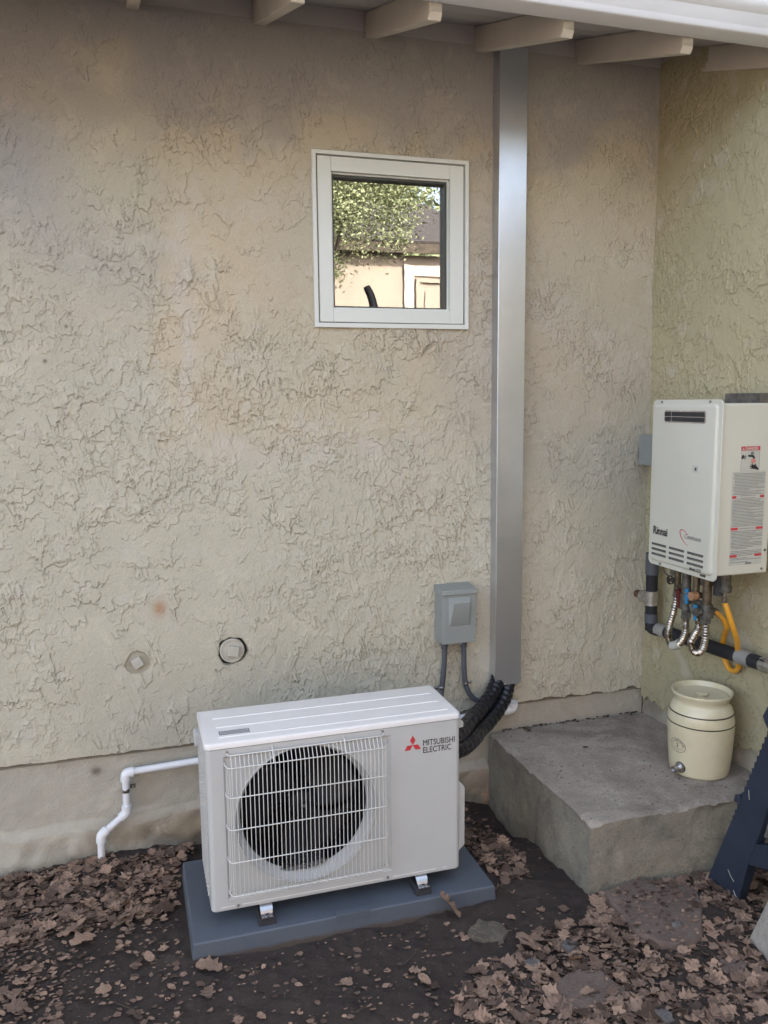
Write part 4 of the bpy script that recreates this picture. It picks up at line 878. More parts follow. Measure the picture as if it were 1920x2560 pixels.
# ---------------------------------------------------------------- tankless water heater
wh = thing('water_heater', 'white tankless gas water heater mounted on the side wall above the crock', 'water heater', (2.60, -0.598, 1.014))
X0, Y0, Z0 = 2.60, -0.598, 1.014
def hp(x, y, z): return (x - X0, y - Y0, z - Z0)
def rrect(y0, z0, y1, z1, r, n=5):
    P = []
    for cy, cz, a in ((y1 - r, z1 - r, 0), (y0 + r, z1 - r, PI / 2), (y0 + r, z0 + r, PI), (y1 - r, z0 + r, 1.5 * PI)):
        P += [(cy + r * math.cos(a + PI / 2 * k / n), cz + r * math.sin(a + PI / 2 * k / n)) for k in range(n + 1)]
    return P
b = MB(); b.prism([hp(2.599, y, z) for y, z in rrect(-0.7865, 1.010, -0.410, 1.6165, 0.020)], (0.006, 0, 0)); b.build('flange', MT['heater'], wh, bevel=0.002)
def panel():
    b = MB(); lv = [(2.599, 0.0), (2.5945, 0.0008), (2.591, 0.004), (2.590, 0.009)]; base = lambda e: rrect(-0.769 + e, 1.028 + e, -0.427 - e, 1.601 - e, 0.016)
    v = []; 
    for x, e in lv: v += [hp(x, y, z) for y, z in base(e)]
    n = len(base(0)); f = [(i * n + k, i * n + (k + 1) % n, (i + 1) * n + (k + 1) % n, (i + 1) * n + k) for i in range(len(lv) - 1) for k in range(n)] + [tuple((len(lv) - 1) * n + k for k in range(n))]
    return b.add(v, f).build('front_panel', MT['heater'], wh, smooth=60)
fp = panel()
b = MB(); b.box(hp(2.606, -0.777, 1.028), hp(2.815, -0.42, 1.603)); b.build('cabinet', MT['heater'], wh, bevel=0.006)
XP = 2.589
def hq(x, y, z): return hp(x, y - 0.007, z + 0.002)
b = MB(); b.prism([hq(XP, y, z) for y, z in rrect(-0.711, 1.534, -0.484, 1.577, 0.010)], (0.003, 0, 0)); vent = b.build('exhaust_vent', MT['chrome'], fp, bevel=0.001)
b = MB(); b.prism([hq(XP - 0.0006, y, z) for y, z in rrect(-0.703, 1.5385, -0.488, 1.5725, 0.007)], (0.002, 0, 0)); b.build('vent_opening', MT['black'], fp)
b = MB(); b.box(hq(XP - 0.002, -0.703, 1.5545), hq(XP + 0.001, -0.488, 1.5565)); b.box(hq(XP - 0.0025, -0.530, 1.5385), hq(XP + 0.001, -0.5275, 1.5725)); b.build('vent_bar', MT['chrome'], fp)
for z in (1.051, 1.0695, 1.088):
    for y0, y1 in ((-0.520, -0.436), (-0.622, -0.538), (-0.724, -0.640)):
        b = MB(); b.box(hq(XP, y0, z - 0.0042), hq(XP + 0.003, y1, z + 0.0042)); s_ = b.build('air_slot', MT['seam'], fp, smooth=0)
        b = MB(); b.prism([hq(XP - 0.0007, y0, z - 0.0042), hq(XP - 0.0007, y0, z - 0.001), hq(XP + 0.001, y0, z + 0.003), hq(XP + 0.002, y0, z + 0.003)], (0, (y1 - y0) * 0.82, 0)); b.build('louvre', MT['galvbr'], fp)
b = MB(); b.box(hq(XP, -0.6775, 1.369), hq(XP + 0.002, -0.652, 1.392)); b.build('sight_plate', MT['paper'], fp)
b = MB(); b.box(hq(XP - 0.0005, -0.672, 1.375), hq(XP + 0.001, -0.6635, 1.385)); b.build('sight_glass', MT['black'], fp)
RF = (PI / 2, 0, -PI / 2)    # text facing -x, reading towards -y
text_obj('lettering', 'Rinnai', 0.0405, MT['black'], fp, hq(XP - 0.0003, -0.441, 1.1265), RF, 0.0009, 0.86)
for yy in (-0.441, -0.4605): pass
text_obj('lettering', 'Continuum', 0.024, MT['greyprint'], fp, hq(XP - 0.0003, -0.6225, 1.135), RF, -0.0002, 0.80, 0.1)
text_obj('lettering', 'Model 2532', 0.0150, MT['black'], fp, hq(XP - 0.0003, -0.655, 1.0295), RF, 0.0001, 0.84, 0.2)
el = []
for k in range(33):
    a = math.radians(60 + k * 7.2); el.append((-0.626 - 0.040 * math.cos(a) * math.cos(0.5) + 0.0165 * math.sin(a) * math.sin(0.5) * 0, 1.137 + 0.024 * math.sin(a) + 0.014 * math.cos(a) * -1))
b = MB()
def swoosh():
    n = 36; inn = []; out = []
    for k in range(n + 1):
        t = k / n; a = math.radians(75 + 245 * t); wd = 0.0028 * math.sin(PI * t) ** 0.7 + 0.0002
        A_, B_ = 0.036, 0.017; tilt = math.radians(-38)
        for lst, g in ((out, 1), (inn, -1)):
            u = (A_ + g * wd / 2) * math.cos(a); v = (B_ + g * wd / 2) * math.sin(a)
            U = u * math.cos(tilt) - v * math.sin(tilt); V_ = u * math.sin(tilt) + v * math.cos(tilt)
            lst.append(hq(XP - 0.0006, -0.6275 - U, 1.1375 + V_))
    b = MB(); b.add(out + inn, [(k, k + 1, n + 2 + k, n + 1 + k) for k in range(n)]); o = b.build('swoosh_mark', MT['red'], fp, smooth=0)
    s2 = o.modifiers.new('s', 'SOLIDIFY'); s2.thickness = 0.0006
swoosh()
for y, z in ((-0.465, 1.6085), (-0.725, 1.6095), (-0.485, 1.0195)):
    b = MB(); b.lathe([(0.0, -0.006), (0.0035, -0.005), (0.0045, 0.0)], 10, 'x', hp(2.599, y, z)); b.build('screw', MT['screw'], wh)
b = MB(); b.box(hp(2.597, -0.735, 1.0175), hp(2.600, -0.708, 1.026)); b.build('drain_tab', MT['galvbr'], wh)
# side labels
YS = -0.7772
def side_quad(x0, z0, x1, z1, m, name, off=0.0, par=None):
    b = MB(); b.box(hp(x0, YS - 0.0006 - off, z0), hp(x1, YS + 0.001, z1)); return b.build(name, m, par or wh, smooth=0)
lab = side_quad(2.655, 1.062, 2.789, 1.378, MT['paper'], 'instruction_label')
lab2 = side_quad(2.686, 1.378, 2.761, 1.462, MT['paper'], 'danger_label')
side_quad(2.686, 1.4475, 2.761, 1.461, MT['red'], 'danger_bar', 0.0004, lab2)
text_obj('lettering', 'DANGER', 0.0135, MT['paper'], lab2, hp(2.7015, YS - 0.0011, 1.4495), (PI / 2, 0, 0), 0.0003, 0.95)
b = MB(); b.prism([hp(2.690, YS - 0.0013, 1.450), hp(2.698, YS - 0.0013, 1.450), hp(2.694, YS - 0.0013, 1.4585)], (0, 0.001, 0)); b.build('warning_triangle', MT['paper'], lab2, smooth=0)
def blob(pts, m, name, off=0.0006):
    b = MB(); b.prism([hp(x, YS - 0.0006 - off, z) for x, z in pts], (0, 0.001, 0)); b.build(name, m, lab2, smooth=0)
def oval(cx, cz, a, c, n=14, rot=0.0): return [(cx + a * math.cos(t) * math.cos(rot) - c * math.sin(t) * math.sin(rot), cz + a * math.cos(t) * math.sin(rot) + c * math.sin(t) * math.cos(rot)) for t in [2 * PI * k / n for k in range(n)]]
blob(oval(2.6925, 1.4265, 0.0045, 0.0075, rot=-.3), MT['black'], 'tap_picture'); blob(oval(2.7015, 1.4255, 0.004, 0.0075, rot=-.3), MT['greyprint'], 'tap_picture')
blob(oval(2.730, 1.4375, 0.0065, 0.0065), MT['greyprint'], 'tap_picture'); blob([(2.713, 1.427), (2.715, 1.434), (2.737, 1.431), (2.742, 1.421), (2.735, 1.420), (2.731, 1.425)], MT['black'], 'tap_picture', 0.001)
blob(oval(2.736, 1.4125, 0.009, 0.008), MT['pink'], 'steam_picture')
blob([(2.7555, 1.381), (2.748, 1.384), (2.735, 1.386), (2.722, 1.388), (2.731, 1.391), (2.719, 1.394), (2.731, 1.396), (2.722, 1.402), (2.733, 1.399), (2.729, 1.407), (2.738, 1.398), (2.742, 1.400), (2.743, 1.405), (2.748, 1.396), (2.758, 1.386)], MT['black'], 'hand_picture')
b = MB(); b.box(hp(2.6865, YS - 0.001, 1.379), hp(2.687, YS, 1.447)); b.box(hp(2.7595, YS - 0.001, 1.379), hp(2.760, YS, 1.447)); b.build('picture_border', MT['greyprint'], lab2, smooth=0)
for z in (1.293, 1.186, 1.0935):
    side_quad(2.6575, z - 0.0042, 2.674 + (0.012 if z < 1.25 else 0), z + 0.0042, MT['red'], 'red_bar', 0.0004, lab); side_quad(2.770 - (0.012 if z < 1.25 else 0), z - 0.0042, 2.7865, z + 0.0042, MT['red'], 'red_bar', 0.0004, lab)
b = MB(); z = 1.371; row = 0
while z > 1.07:
    if min(abs(z - q) for q in (1.293, 1.186, 1.0935)) < 0.006:
        x = 2.692; xe = 2.752; 
    else: x = 2.661 + (0.004 if rng.random() < .3 else 0); xe = 2.786 - (rng.uniform(0, 0.06) if rng.random() < .3 else 0)
    while x < xe:
        L = rng.uniform(0.003, 0.009); b.box(hp(x, YS - 0.0009, z - 0.0011), hp(min(x + L, xe), YS, z + 0.0011)); x += L + 0.0016
    row += 1; z -= 0.0049 if rng.random() > 0.12 else 0.009
b.build('small_print', MT['greyprint'], lab, smooth=0)
side_quad(2.722, 1.0635, 2.747, 1.070, MT['greyprint'], 'code_box', 0.0004, lab)
for x, z in ((2.790, 1.044), (2.800, 1.108)):
    b = MB(); b.lathe([(0.0, YS - Y0 - 0.005), (0.004, YS - Y0 - 0.004), (0.0045, YS - Y0)], 10, 'y', (x - X0, 0, z - Z0)); b.build('screw', MT['screw'], wh)
b = MB(); b.prism([hp(2.80, -0.472, 1.59), hp(2.862, -0.472, 1.59), hp(2.862, -0.472, 1.637), hp(2.90, -0.472, 1.637), hp(2.90, -0.472, 1.57), hp(2.80, -0.472, 1.57)], (0, -0.183, 0)); b.build('wall_bracket', MT['galvbr'], wh)
b = MB(); b.box(hp(2.81, -0.65, 1.035), hp(2.9, -0.49, 1.06)); b.build('wall_bracket', MT['galvbr'], wh)

# junction box behind the heater on the side wall
jb = thing('junction_box', 'grey electrical junction box on the corner half hidden behind the water heater', 'electrical box', (2.82, -0.115, 1.352))
b = MB(); b.box((-0.02, -0.075, 0), (0.045, 0.07, 0.118)); b.build('box_body', MT['greybox'], jb, bevel=0.004)
b = MB(); b.box((-0.0255, -0.08, -0.004), (-0.019, 0.075, 0.121)); b.build('cover', MT['greybox'], jb, bevel=0.002)
b = MB(); b.tube(smooth_path([(0.012, -0.01, 0.0), (0.012, -0.01, -0.10), (0.014, -0.02, -0.25), (0.014, -0.03, -0.36)], 6), 0.011, 12); b.build('conduit', MT['conduit'], jb)

# ---------------------------------------------------------------- pipework below the heater
hw = thing('insulated_pipe', 'black foam-insulated water pipe with silver tape running along the side wall below the heater', 'pipe', (2.82, -0.13, 0.66))
def ip(x, y, z): return (x - 2.82, y + 0.13, z - 0.66)
def seg(a, c, r, m, nm, par=hw, n=16): return MB().tube([a, tuple((Vector(a) + Vector(c)) / 2), c], r, n).build(nm, m, par, smooth=50)
def lerp(a, c, t): return tuple(a[i] + (c[i] - a[i]) * t for i in range(3))
A_, B_ = ip(2.815, -0.135, 0.668), ip(2.865, -1.02, 0.700)
seg(ip(2.81, -0.137, 0.93), ip(2.815, -0.135, 0.655), 0.0245, MT['insul'], 'foam_sleeve')
seg(ip(2.81, -0.137, 0.985), ip(2.81, -0.137, 0.895), 0.0275, MT['conduit'], 'grey_wrap')
seg(ip(2.81, -0.137, 0.825), ip(2.812, -0.137, 0.765), 0.028, MT['foil'], 'foil_wrap'); seg(ip(2.812, -0.136, 0.795), ip(2.80, -0.085, 0.792), 0.026, MT['foil'], 'foil_wrap')
seg(ip(2.803, -0.10, 0.792), ip(2.803, -0.045, 0.794), 0.0165, MT['copper'], 'copper_stub')
seg(ip(2.813, -0.136, 0.728), ip(2.814, -0.136, 0.690), 0.0275, MT['conduit'], 'grey_wrap')
MB().tube(smooth_path([ip(2.815, -0.135, 0.70), ip(2.815, -0.137, 0.668), ip(2.817, -0.165, 0.664), ip(2.818, -0.20, 0.668)], 6), 0.0245, 16).build('foam_sleeve', MT['insul'], hw, smooth=50)
seg(lerp(A_, B_, 0.05), lerp(A_, B_, 0.115), 0.0265, MT['tape'], 'tape_wrap')
seg(lerp(A_, B_, 0.11), lerp(A_, B_, 0.57), 0.0255, MT['insul'], 'foam_sleeve'); seg(lerp(A_, B_, 0.558), lerp(A_, B_, 0.625), 0.0285, MT['tape'], 'tape_wrap')
seg(lerp(A_, B_, 0.62), lerp(A_, B_, 0.70), 0.0255, MT['insul'], 'foam_sleeve'); seg(lerp(A_, B_, 0.685), lerp(A_, B_, 1.0), 0.0275, MT['foil'], 'foil_wrap')
b = MB(); b.prism([Vector(lerp(A_, B_, 0.655)) + Vector((-0.02, 0, 0.016)), Vector(lerp(A_, B_, 0.69)) + Vector((-0.026, -0.01, 0.024)), Vector(lerp(A_, B_, 0.71)) + Vector((-0.02, -0.012, 0.018))], (0.006, 0, 0)); b.build('torn_flap', MT['insul'], hw)

def flex(label, pts, r, uni, low_sleeve=None):
    t = thing('flex_hose', label, 'hose', pts[0]); o = Vector(pts[0]); P = smooth_path(pts, 22); Q = [p - o for p in P]
    MB().tube(Q, r, 14, r_fn=lambda i: r * (1 + 0.17 * math.sin(i * 1.9))).build('corrugated_tube', MT['flex'], t, smooth=0 or 60)
    e = Q[-1]; d_ = (Q[-1] - Q[-4]).normalized()
    MB().tube([e - d_ * 0.004, e + d_ * 0.006, e + d_ * 0.03], r * 1.55, 6, r_fn=lambda i: r * (1.55, 1.6, 1.45)[i]).build('union_nut', MT['valvegrey'], t, smooth=20)
    e = Q[0]; d_ = (Q[0] - Q[3]).normalized()
    MB().tube([e - d_ * 0.004, e + d_ * 0.006, e + d_ * 0.028], r * 1.5, 6).build('union_nut', MT['valvegrey'], t, smooth=20)
    if low_sleeve:
        MB().tube([Vector(p) - o for p in low_sleeve], r * 1.45, 14).build('tape_sleeve', MT['paper'], t)
    return t
flex('corrugated steel water hose in a long U with a white tape sleeve, under the heater', [(2.70, -0.453, 0.885), (2.70, -0.436, 0.816), (2.70, -0.413, 0.750), (2.70, -0.410, 0.708), (2.70, -0.440, 0.682), (2.70, -0.480, 0.706), (2.70, -0.509, 0.755), (2.70, -0.510, 0.815)], 0.0118, None, [(2.70, -0.437, 0.684), (2.70, -0.455, 0.690), (2.70, -0.478, 0.706)])
flex('corrugated steel water hose in a tight bare U under the middle of the heater', [(2.70, -0.560, 0.850), (2.70, -0.583, 0.800), (2.70, -0.560, 0.757), (2.70, -0.543, 0.722), (2.70, -0.568, 0.697), (2.70, -0.602, 0.712), (2.70, -0.620, 0.755), (2.70, -0.620, 0.825)], 0.0118, None)
vm = thing('valve_manifold', 'service valves with blue handles and dark fittings under the water heater', 'valves', (2.70, -0.55, 0.95))
def vp(x, y, z): return (x - 2.70, y + 0.55, z - 0.95)
seg(vp(2.70, -0.505, 1.03), vp(2.70, -0.507, 0.842), 0.017, MT['valvegrey'], 'valve_body', vm, 12); seg(vp(2.70, -0.507, 0.905), vp(2.70, -0.507, 0.845), 0.0215, MT['valvegrey'], 'valve_body', vm, 8)
seg(vp(2.70, -0.62, 1.03), vp(2.70, -0.622, 0.845), 0.016, MT['brass'], 'valve_body', vm, 12); seg(vp(2.70, -0.622, 0.89), vp(2.70, -0.622, 0.842), 0.022, MT['valvegrey'], 'valve_body', vm, 8)
seg(vp(2.70, -0.453, 1.03), vp(2.70, -0.453, 0.90), 0.013, MT['brass'], 'inlet_pipe', vm, 10)
seg(vp(2.70, -0.56, 1.03), vp(2.70, -0.56, 0.87), 0.013, MT['brass'], 'inlet_pipe', vm, 10)
seg(vp(2.70, -0.453, 0.925), vp(2.70, -0.507, 0.925), 0.011, MT['brass'], 'cross_fitting', vm, 10); seg(vp(2.70, -0.56, 0.885), vp(2.70, -0.622, 0.885), 0.012, MT['valvegrey'], 'cross_fitting', vm, 10)
seg(vp(2.685, -0.583, 0.914), vp(2.66, -0.583, 0.914), 0.0165, MT['cork'], 'relief_cap', vm, 20)
seg(vp(2.705, -0.583, 0.914), vp(2.69, -0.583, 0.914), 0.012, MT['brass'], 'cross_fitting', vm, 12)
for (y, z, L) in ((-0.5475, 0.905, 0.055), (-0.598, 0.856, 0.055)):
    b = MB(); b.prism([vp(2.668, y - 0.0095, z + 0.028), vp(2.668, y + 0.0095, z + 0.028), vp(2.668, y + 0.0085, z), vp(2.668, y + 0.0055, z - 0.029), vp(2.668, y - 0.0045, z - 0.029), vp(2.668, y - 0.0095, z + 0.002)], (0.007, 0, 0)); h_ = b.build('blue_handle', MT['blue'], vm, bevel=0.002)
    b = MB(); b.lathe([(0.0, -0.004), (0.004, -0.003), (0.0045, 0.002)], 10, 'x', vp(2.667, y, z + 0.012)); b.build('handle_screw', MT['steel'], h_)
    seg(vp(2.674, y, z + 0.012), vp(2.70, y, z + 0.012), 0.009, MT['brass'], 'valve_stem', vm, 10)
b = MB(); b.lathe([(0.016, -0.006), (0.017, 0.0), (0.016, 0.006)], 20, 'x', vp(2.672, -0.448, 0.945)); b.lathe([(0.007, -0.009), (0.007, 0.007)], 12, 'x', vp(2.672, -0.448, 0.945)); b.build('drain_cap', MT['valvegrey'], vm)
seg(vp(2.69, -0.470, 0.91), vp(2.71, -0.462, 0.84), 0.011, MT['maroon'], 'red_sleeve', vm, 10)
seg(vp(2.675, -0.617, 0.864), vp(2.658, -0.617, 0.864), 0.0155, MT['valvegrey'], 'round_cap', vm, 20)
seg(vp(2.72, -0.66, 1.03), vp(2.72, -0.655, 0.93), 0.018, MT['rubber'], 'dark_fitting', vm, 10); seg(vp(2.73, -0.58, 1.03), vp(2.73, -0.585, 0.95), 0.028, MT['galvbr'], 'heater_outlet', vm, 14)
seg(vp(2.73, -0.40, 1.03), vp(2.73, -0.40, 0.955), 0.022, MT['galvbr'], 'heater_outlet', vm, 14)
MB().tube([vp(*p) for p in smooth_path([(2.69, -0.37, 1.02), (2.69, -0.385, 0.965), (2.69, -0.42, 0.955), (2.70, -0.46, 0.98), (2.70, -0.47, 1.03)], 6)], 0.003, 6).build('thin_cable', MT['galvbr'], vm)
MB().tube([vp(*p) for p in smooth_path([(2.70, -0.54, 0.88), (2.70, -0.55, 0.85), (2.71, -0.575, 0.82), (2.72, -0.585, 0.77)], 6)], 0.004, 6).build('thin_cable', MT['galvbr'], vm)
# gas line
gl = thing('gas_hose', 'bright yellow-orange flexible gas tubing looping beside the wall under the heater', 'gas pipe', (2.74, -0.69, 0.95))
def gp(x, y, z): return (x - 2.74, y + 0.69, z - 0.95)
seg(gp(2.73, -0.675, 1.03), gp(2.735, -0.672, 0.945), 0.0185, MT['valvegrey'], 'black_iron_fitting', gl, 8); seg(gp(2.735, -0.672, 0.965), gp(2.735, -0.671, 0.945), 0.023, MT['valvegrey'], 'black_iron_fitting', gl, 8)
seg(gp(2.735, -0.671, 0.945), gp(2.737, -0.670, 0.905), 0.012, MT['flex'], 'brass_nut', gl, 8)
MB().tube([gp(*p) for p in smooth_path([(2.737, -0.670, 0.905), (2.745, -0.678, 0.872), (2.77, -0.678, 0.812), (2.81, -0.655, 0.752), (2.85, -0.615, 0.690), (2.872, -0.597, 0.634), (2.878, -0.566, 0.606), (2.878, -0.530, 0.615), (2.865, -0.515, 0.680), (2.835, -0.560, 0.752), (2.815, -0.590, 0.787), (2.795, -0.592, 0.822), (2.775, -0.575, 0.845)], 8)], 0.0098, 14).build('yellow_tube', MT['orange'], gl)
seg(gp(2.775, -0.582, 0.845), gp(2.775, -0.555, 0.845), 0.014, MT['galvbr'], 'brass_nut', gl, 10)

# ---------------------------------------------------------------- navy plastic trestle at the right edge
tr = thing('folding_trestle', 'dark navy plastic trestle with toothed leg edge, leaning at the right edge of the picture', 'trestle', (2.56, -0.9, 0))
def tp(x, y, z): return (x - 2.56, y + 0.9, z)
def leg(xo, flip=1.0, nm='leg'):
    b = MB(); P = [(-0.867, -0.004), (-0.880, -0.020), (-0.996, -0.012), (-1.004, 0.0)]
    R = [(-1.045, 0.167), (-1.082, 0.276), (-1.113, 0.386), (-1.15, 0.54), (-1.20, 0.74)]
    L = []
    n = 26
    for k in range(n + 1):
        t = k / n; y = -1.096 + (-0.856 + 1.096) * t; z = 0.622 * (1 - t) - 0.003 * t
        if k > 15: L.append((y, z)); continue
        L += [(y - 0.0035, z), (y + 0.0045, z - 0.003), (y + 0.0035, z - 0.013)]
    top = [(-1.16, 0.78), (-1.115, 0.70), (-1.091, 0.698), (-1.070, 0.657), (-1.088, 0.632)]
    pts = [(a, c) for a, c in P + R + top + L]
    b.prism([tp(2.56 + xo, -0.9 + (a + 0.9) * 1, c) for a, c in pts], (0.035, 0, 0)); return b.build(nm, MT['navy'], tr, smooth=0, bevel=0.0015)
leg(0.0)
b = MB(); b.prism([tp(2.562, -1.03, 0.150), tp(2.562, -1.058, 0.236), tp(2.562, -1.30, 0.330), tp(2.562, -1.30, 0.245)], (0.03, 0, 0)); b.build('lower_brace', MT['navy'], tr, bevel=0.003)
b = MB(); b.prism([tp(2.575, -1.085, 0.268), tp(2.575, -1.11, 0.375), tp(2.575, -1.30, 0.44), tp(2.575, -1.30, 0.335)], (0.02, 0, 0)); b.build('inner_panel', MT['galvbr'], tr, bevel=0.002)
b = MB(); b.prism([tp(2.556, -0.968, 0.335), tp(2.556, -0.974, 0.36), tp(2.556, -0.990, 0.364), tp(2.556, -1.0, 0.335)], (0.04, 0, 0)); b.build('hinge_boss', MT['navy'], tr, bevel=0.002)
b = MB(); b.prism([tp(2.56, -1.5, 0.0), tp(2.56, -1.62, 0.0), tp(2.56, -1.34, 0.76), tp(2.56, -1.24, 0.76)], (0.035, 0, 0)); b.build('leg', MT['navy'], tr, bevel=0.003)
b = MB(); b.box(tp(2.545, -1.36, 0.74), tp(3.0, -1.13, 0.80)); b.build('top_beam', MT['navy'], tr, bevel=0.006)
b = MB(); b.prism([tp(2.93, -0.87, 0.0), tp(2.93, -1.0, 0.0), tp(2.93, -1.24, 0.76), tp(2.93, -1.14, 0.76)], (0.035, 0, 0)); b.build('leg', MT['navy'], tr, bevel=0.003)
b = MB(); b.prism([tp(2.93, -1.5, 0.0), tp(2.93, -1.62, 0.0), tp(2.93, -1.34, 0.76), tp(2.93, -1.24, 0.76)], (0.035, 0, 0)); b.build('leg', MT['navy'], tr, bevel=0.003)
for (y0, z0, y1, z1) in ((-0.955, 0.09, -0.985, 0.065), (-1.03, 0.40, -1.035, 0.37), (-0.985, 0.035, -1.0, 0.02)):
    b = MB(); b.tube([tp(2.5588, y0, z0), tp(2.5588, (y0 + y1) / 2, (z0 + z1) / 2 - .003), tp(2.5588, y1, z1)], 0.0008, 4); b.build('scratch', MT['paper'], tr)

# pale concrete block at the lower right
b = MB(); b.add([(0, 0, 0), (0.30, 0, 0), (0.30, -0.32, 0), (0, -0.32, 0), (0.085, -0.035, 0.24), (0.23, -0.035, 0.24), (0.23, -0.25, 0.24), (0.085, -0.25, 0.24)], [(0, 3, 2, 1), (4, 5, 6, 7), (0, 1, 5, 4), (1, 2, 6, 5), (2, 3, 7, 6), (3, 0, 4, 7)])
o = b.build('concrete_block', MT['block'], None, bevel=0.006, label='pale concrete pier block cut off by the lower right edge of the picture', category='concrete block'); o.location = (2.452, -1.168, -0.01)

# ---------------------------------------------------------------- stones
def slab(name, label, cat, loop, z, th, m, seed):
    r = random.Random(seed); cx = sum(p[0] for p in loop) / len(loop); cy = sum(p[1] for p in loop) / len(loop)
    P = []
    for i in range(len(loop)):
        a, c_ = Vector((*loop[i], 0)), Vector((*loop[(i + 1) % len(loop)], 0))
        for k in range(4): q = a.lerp(c_, k / 4); P.append((q.x - cx + r.uniform(-.004, .004), q.y - cy + r.uniform(-.004, .004)))
    n = len(P); v = []; fs = []
    for s, zz in ((1.03, 0), (1.02, th * 0.75), (0.985, th), (0.6, th * 1.05), (0.25, th * 1.06)):
        v += [(x * s, y * s, zz + r.uniform(-0.002, 0.002)) for x, y in P]
    fs = [(i * n + k, i * n + (k + 1) % n, (i + 1) * n + (k + 1) % n, (i + 1) * n + k) for i in range(4) for k in range(n)] + [tuple(4 * n + k for k in range(n))]
    o = MB().add(v, fs).build(name, m, None, smooth=35, label=label, category=cat); o.location = (cx, cy, z); return o
slab('flagstone', 'flat reddish-brown flagstone among leaves in front of the concrete step', 'flagstone', [(2.185, -0.835), (2.165, -0.90), (2.155, -1.06), (2.19, -1.115), (2.235, -1.145), (2.32, -1.13), (2.43, -1.0), (2.46, -0.92), (2.33, -0.81)], -0.004, 0.026, MT['flag'], 3)
slab('flat_stone', 'small mossy flat stone lying on bare soil right of the pad', 'stone', [(1.695, -0.855), (1.665, -0.885), (1.70, -0.93), (1.755, -0.945), (1.79, -0.915), (1.78, -0.865), (1.73, -0.835)], -0.004, 0.014, MT['mossrock'], 4)
slab('buried_stone', 'dark half-buried stone showing through the leaves at the lower right', 'stone', [(1.80, -1.17), (1.78, -1.25), (1.87, -1.29), (1.98, -1.25), (1.96, -1.17), (1.88, -1.14)], -0.008, 0.024, MT['flag'], 5)
for i, (x, y, s, lab_) in enumerate(((1.935, -1.03, 0.028, 'grey angular stone among the leaves between the flagstone and the buried stone'), (1.79, -1.075, 0.024, 'pale grey round stone at the left edge of the right-hand leaf pile'), (2.33, -1.26, 0.045, 'tan flat stone under leaves left of the pale concrete block'), (2.02, -1.37, 0.030, 'brown-grey upright stone near the bottom of the picture'), (2.28, -1.07, 0.016, 'little grey stone lying on top of the flagstone'))):
    r = random.Random(40 + i); loop = [(x + s * r.uniform(.75, 1.2) * math.cos(a), y + s * r.uniform(.6, 1.0) * math.sin(a)) for a in [k * PI / 3.5 for k in range(7)]]
    slab('small_stone', lab_, 'stone', loop, (0.020 if i == 4 else 0.0) - 0.002, 0.014 + 0.006 * (i % 2), MT['stone'] if i != 2 else MT['flag'], 50 + i)

# ---------------------------------------------------------------- leaves
def leaf_mesh(kind, seed, curl):
    r = random.Random(seed)
    if kind == 'oak':
        half = [(0, 0.0)]; ph = r.uniform(-.4, .4); nl = r.choice((2.5, 3.0, 3.5))
        for k in range(1, 24):
            tt = k / 24; env = 0.40 * math.sin(PI * min(1, tt ** 0.85)) ** 0.7 * (0.80 + 0.4 * tt)
            sn = math.sin(2 * PI * nl * tt + ph); half.append((max(0.03, env * (1 + 0.24 * sn)), tt))
        half.append((0, 1.0))
    else:
        half = [(0, 0.0), (0.14, 0.08), (0.25, 0.25), (0.30, 0.45), (0.26, 0.65), (0.16, 0.84), (0.06, 0.96), (0, 1.0)]
    rt_ = [(x * r.uniform(.82, 1.15), y + r.uniform(-.015, .015)) for x, y in half]; lf = [(-x * r.uniform(.82, 1.15), y + r.uniform(-.015, .015)) for x, y in half]
    n = len(half); cA, cB, tw = curl * r.uniform(.6, 1.4), r.uniform(-0.5, 0.9) * curl, r.uniform(-.5, .5) * curl
    def z(x, y): return cA * 0.50 * x * x + cB * 0.28 * (y - 0.5) ** 2 + tw * 0.5 * x * (y - 0.5) + 0.045 * curl * math.sin(6 * x + seed) * math.cos(7 * y + seed)
    v = []; 
    for i in range(n): v.append((0, half[i][1] - 0.5, z(0, half[i][1])))
    for i in range(n): v.append((rt_[i][0], rt_[i][1] - 0.5, z(*rt_[i])))
    for i in range(n): v.append((lf[i][0], lf[i][1] - 0.5, z(*lf[i])))
    f = []
    for i in range(n - 1):
        f.append((i, n + i, n + i + 1, i + 1)); f.append((i, i + 1, 2 * n + i + 1, 2 * n + i))
    k = len(v)
    if kind == 'oak':    # stalk
        v += [(-0.008, -0.5, z(0, 0)), (0.008, -0.5, z(0, 0)), (0.012, -0.68, z(0, 0) + 0.03), (0.002, -0.68, z(0, 0) + 0.03)]; f.append((k, k + 1, k + 2, k + 3))
    return v, f
kinds = [('oak', s, 0.8) for s in range(6)] + [('oak', 10 + s, 1.4) for s in range(3)] + [('oval', 20 + s, 0.6) for s in range(5)] + [('oval', 30, 2.0)]
LM = [leaf_mesh(*k) for k in kinds]
def inpoly(x, y, P):
    c = False; j = len(P) - 1
    for i in range(len(P)):
        if (P[i][1] > y) != (P[j][1] > y) and x < (P[j][0] - P[i][0]) * (y - P[i][1]) / (P[j][1] - P[i][1]) + P[i][0]: c = not c
        j = i
    return c
